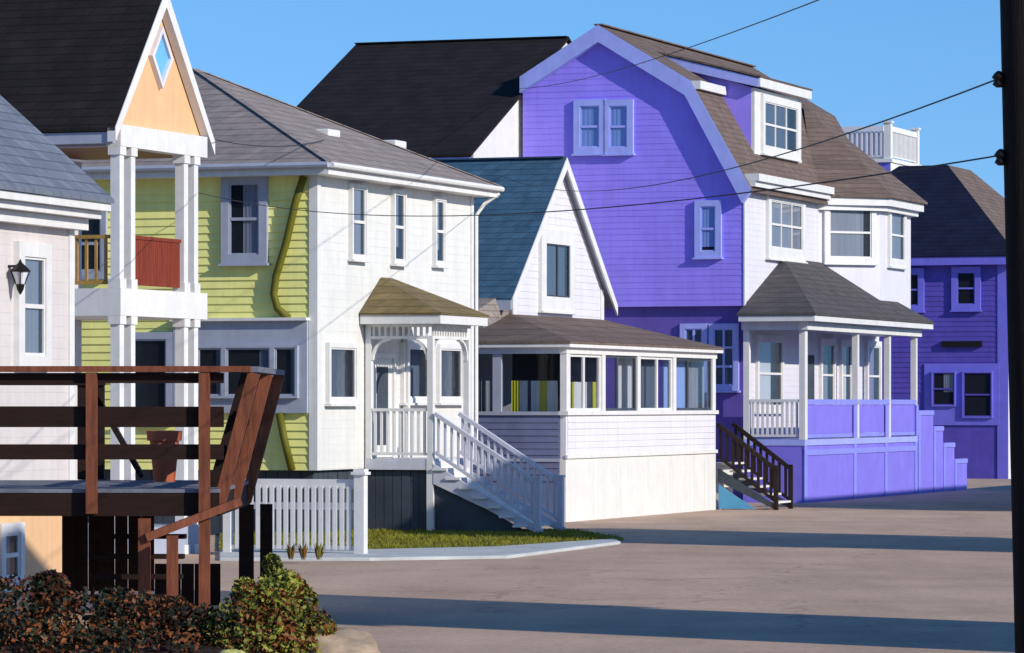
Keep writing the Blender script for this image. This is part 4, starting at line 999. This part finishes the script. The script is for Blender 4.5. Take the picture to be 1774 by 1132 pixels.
b1_ = [(-.25, 0, .50, .55, .5, .38), (.45, .1, .42, .6, .5, .32), (1.0, 0, .38, .5, .5, .32), (1.5, -.1, .34, .5, .45, .28), (2.0, -.2, .30, .5, .45, .25), (-.9, .1, .58, .6, .5, .42), (.9, -.6, .2, .9, .5, .22), (-.2, -.6, .25, .8, .5, .25), (-.7, .2, .86, .22, .2, .18), (.1, .2, .76, .18, .2, .16), (.75, .3, .62, .18, .2, .13), (1.35, .2, .54, .16, .2, .12)]
shrub('shrub', 'dark red leaved shrub sprawling under the deck', b1_, ['leafdark', 'leafred', 'leafdark', 'leafdark', 'leaforange', 'leafdark', 'leafred', 'leafdark', 'leafgreen'], 22000, (-4.75, 40.5, 0), (.022, .075))
b2_ = [(0, 0, .46, .38, .4, .42), (.25, -.1, .34, .38, .4, .32), (-.3, -.1, .36, .35, .4, .3), (.12, .1, .72, .24, .25, .24), (.0, -.4, .2, .5, .4, .22), (.33, .1, .62, .14, .2, .16), (-.25, .1, .72, .12, .2, .14), (.52, -.1, .36, .14, .2, .12), (.02, .1, 1.0, .08, .1, .10)]
shrub('shrub', 'green and rust leaved shrub at the foot of the deck corner', b2_, ['leafgreen', 'leaflime', 'leafdark', 'leafgreen', 'leaforange', 'leaflime', 'leafgreen', 'leafdark'], 13000, (-2.42, 40.3, 0), (.02, .07))
M['mulch'] = mat('bark_mulch', (0.035, 0.018, 0.012), 0.95, 0.5, 6.0, 0.9, 25)
mb = MB(); nx, ny = 48, 14; V = {}
for i in range(nx + 1):
    for j in range(ny + 1):
        x = -6.4 + 4.5 * i / nx; y = 39.2 + 2.2 * j / ny
        e = min(1, 4 * min(i / nx * 3, 1 - i / nx, j / ny, 1 - j / ny))
        V[i, j] = mb.bm.verts.new((x + .05 * sin(j * 1.7), y + .06 * sin(i * 1.3), -.02 + .24 * e ** .6 + random.uniform(-.012, .012)))
for i in range(nx):
    for j in range(ny): mb.bm.faces.new([V[i, j], V[i + 1, j], V[i + 1, j + 1], V[i, j + 1]])
tag(mb.build('planting_bed', M['mulch']), kind='structure')
def rock(name, label, loc, dim, m, seed, rz=0):
    rnd = random.Random(seed); bm = bmesh.new(); bmesh.ops.create_icosphere(bm, subdivisions=4, radius=1)
    from mathutils import noise
    for v in bm.verts:
        q = v.co.copy(); k = 1 + .22 * noise.noise(q * 1.3 + Vector((seed, 0, 0))) + .08 * noise.noise(q * 4 + Vector((seed, 3, 0)))
        e = 2.6
        nn = (abs(q.x) ** e + abs(q.y) ** e + abs(q.z) ** e) ** (1 / e)
        v.co = Vector((q.x * dim[0], q.y * dim[1], q.z * dim[2])) * (k / nn)
    b = MB(); b.bm.free(); b.bm = bm
    o = b.build(name, M[m], None, smooth=True); o.location = loc; o.rotation_euler = (0, 0, rz); return o
tag(rock('boulder', '', (-1.75, 40.4, .10), (.44, .5, .26), 'rock', 3), 'tan boulder lying at the road edge beside the shrub', 'rock')
tag(rock('stone', '', (-2.72, 39.3, .05), (.17, .16, .16), 'palerock', 8), 'small pale yellow stone in front of the shrubs', 'rock')

# ---------------------------------------------------------------- houses added out of view, shaped and placed to cast the road shadows
def shadow_caster(label, cx, cy, w, d, zwall, zridge, rz):
    t = thing('neighbour_house', label, 'house', (cx, cy, 0), rz, 'houses across the street')
    MB().box(-w / 2, w / 2, -d / 2, d / 2, 0, zwall).build('wall', M['neighbour'], t)
    rv = [(-w / 2 - .3, -d / 2 - .3, zwall), (w / 2 + .3, -d / 2 - .3, zwall), (w / 2 + .3, d / 2 + .3, zwall), (-w / 2 - .3, d / 2 + .3, zwall), (-w / 2 - .3, 0, zridge), (w / 2 + .3, 0, zridge)]
    MB().shell(rv, [(0, 1, 5, 4), (2, 3, 4, 5)], .1).build('roof', M['charroof'], t)
    g_ = MB()
    for x in (-w / 2, w / 2): g_.slab((x, 0, 0), SE, SN if x < 0 else (1, 0, 0), [(-d / 2, zwall), (d / 2, zwall), (0, zridge - .1)], -.1, .0)
    g_.build('gable', M['neighbour'], t)
    for x in (-w / 4, w / 4):
        window(t, (x - .5, -d / 2, 1.2), FE, FN, 1.0, 1.4, 'trim', curtain='curtain')
        window(t, (-w / 2, x * .6 - .5, 1.2), SE, SN, 1.0, 1.4, 'trim', curtain='curtain')
sd = Vector((-cos(BETA), sin(BETA)))
def put(label, target, dist, width, depth, zwall, zridge):
    # house whose shadow strip runs through target (ground point); its ridge runs along the strip
    c = Vector(target[:2]) - sd * dist
    shadow_caster(label, c.x, c.y, depth, width, zwall, zridge, math.atan2(sd.y, sd.x))
put('pale house across the street, nearest the utility pole', gp(1000, 1072), 15.5, 5.0, 8, 9.2, 10.2)
put('pale house across the street, opposite the yellow house', gp(1330, 934), 15.5, 6.4, 9, 7.6, 9.2)
_m = Vector((10.5, 114.0)) - sd * 13.0 + Vector((.342, .94)) * 2.5
shadow_caster('low pale house across the street, opposite the purple porch', _m.x, _m.y, 27.0, 7.0, 4.1, 5.9, radians(70))
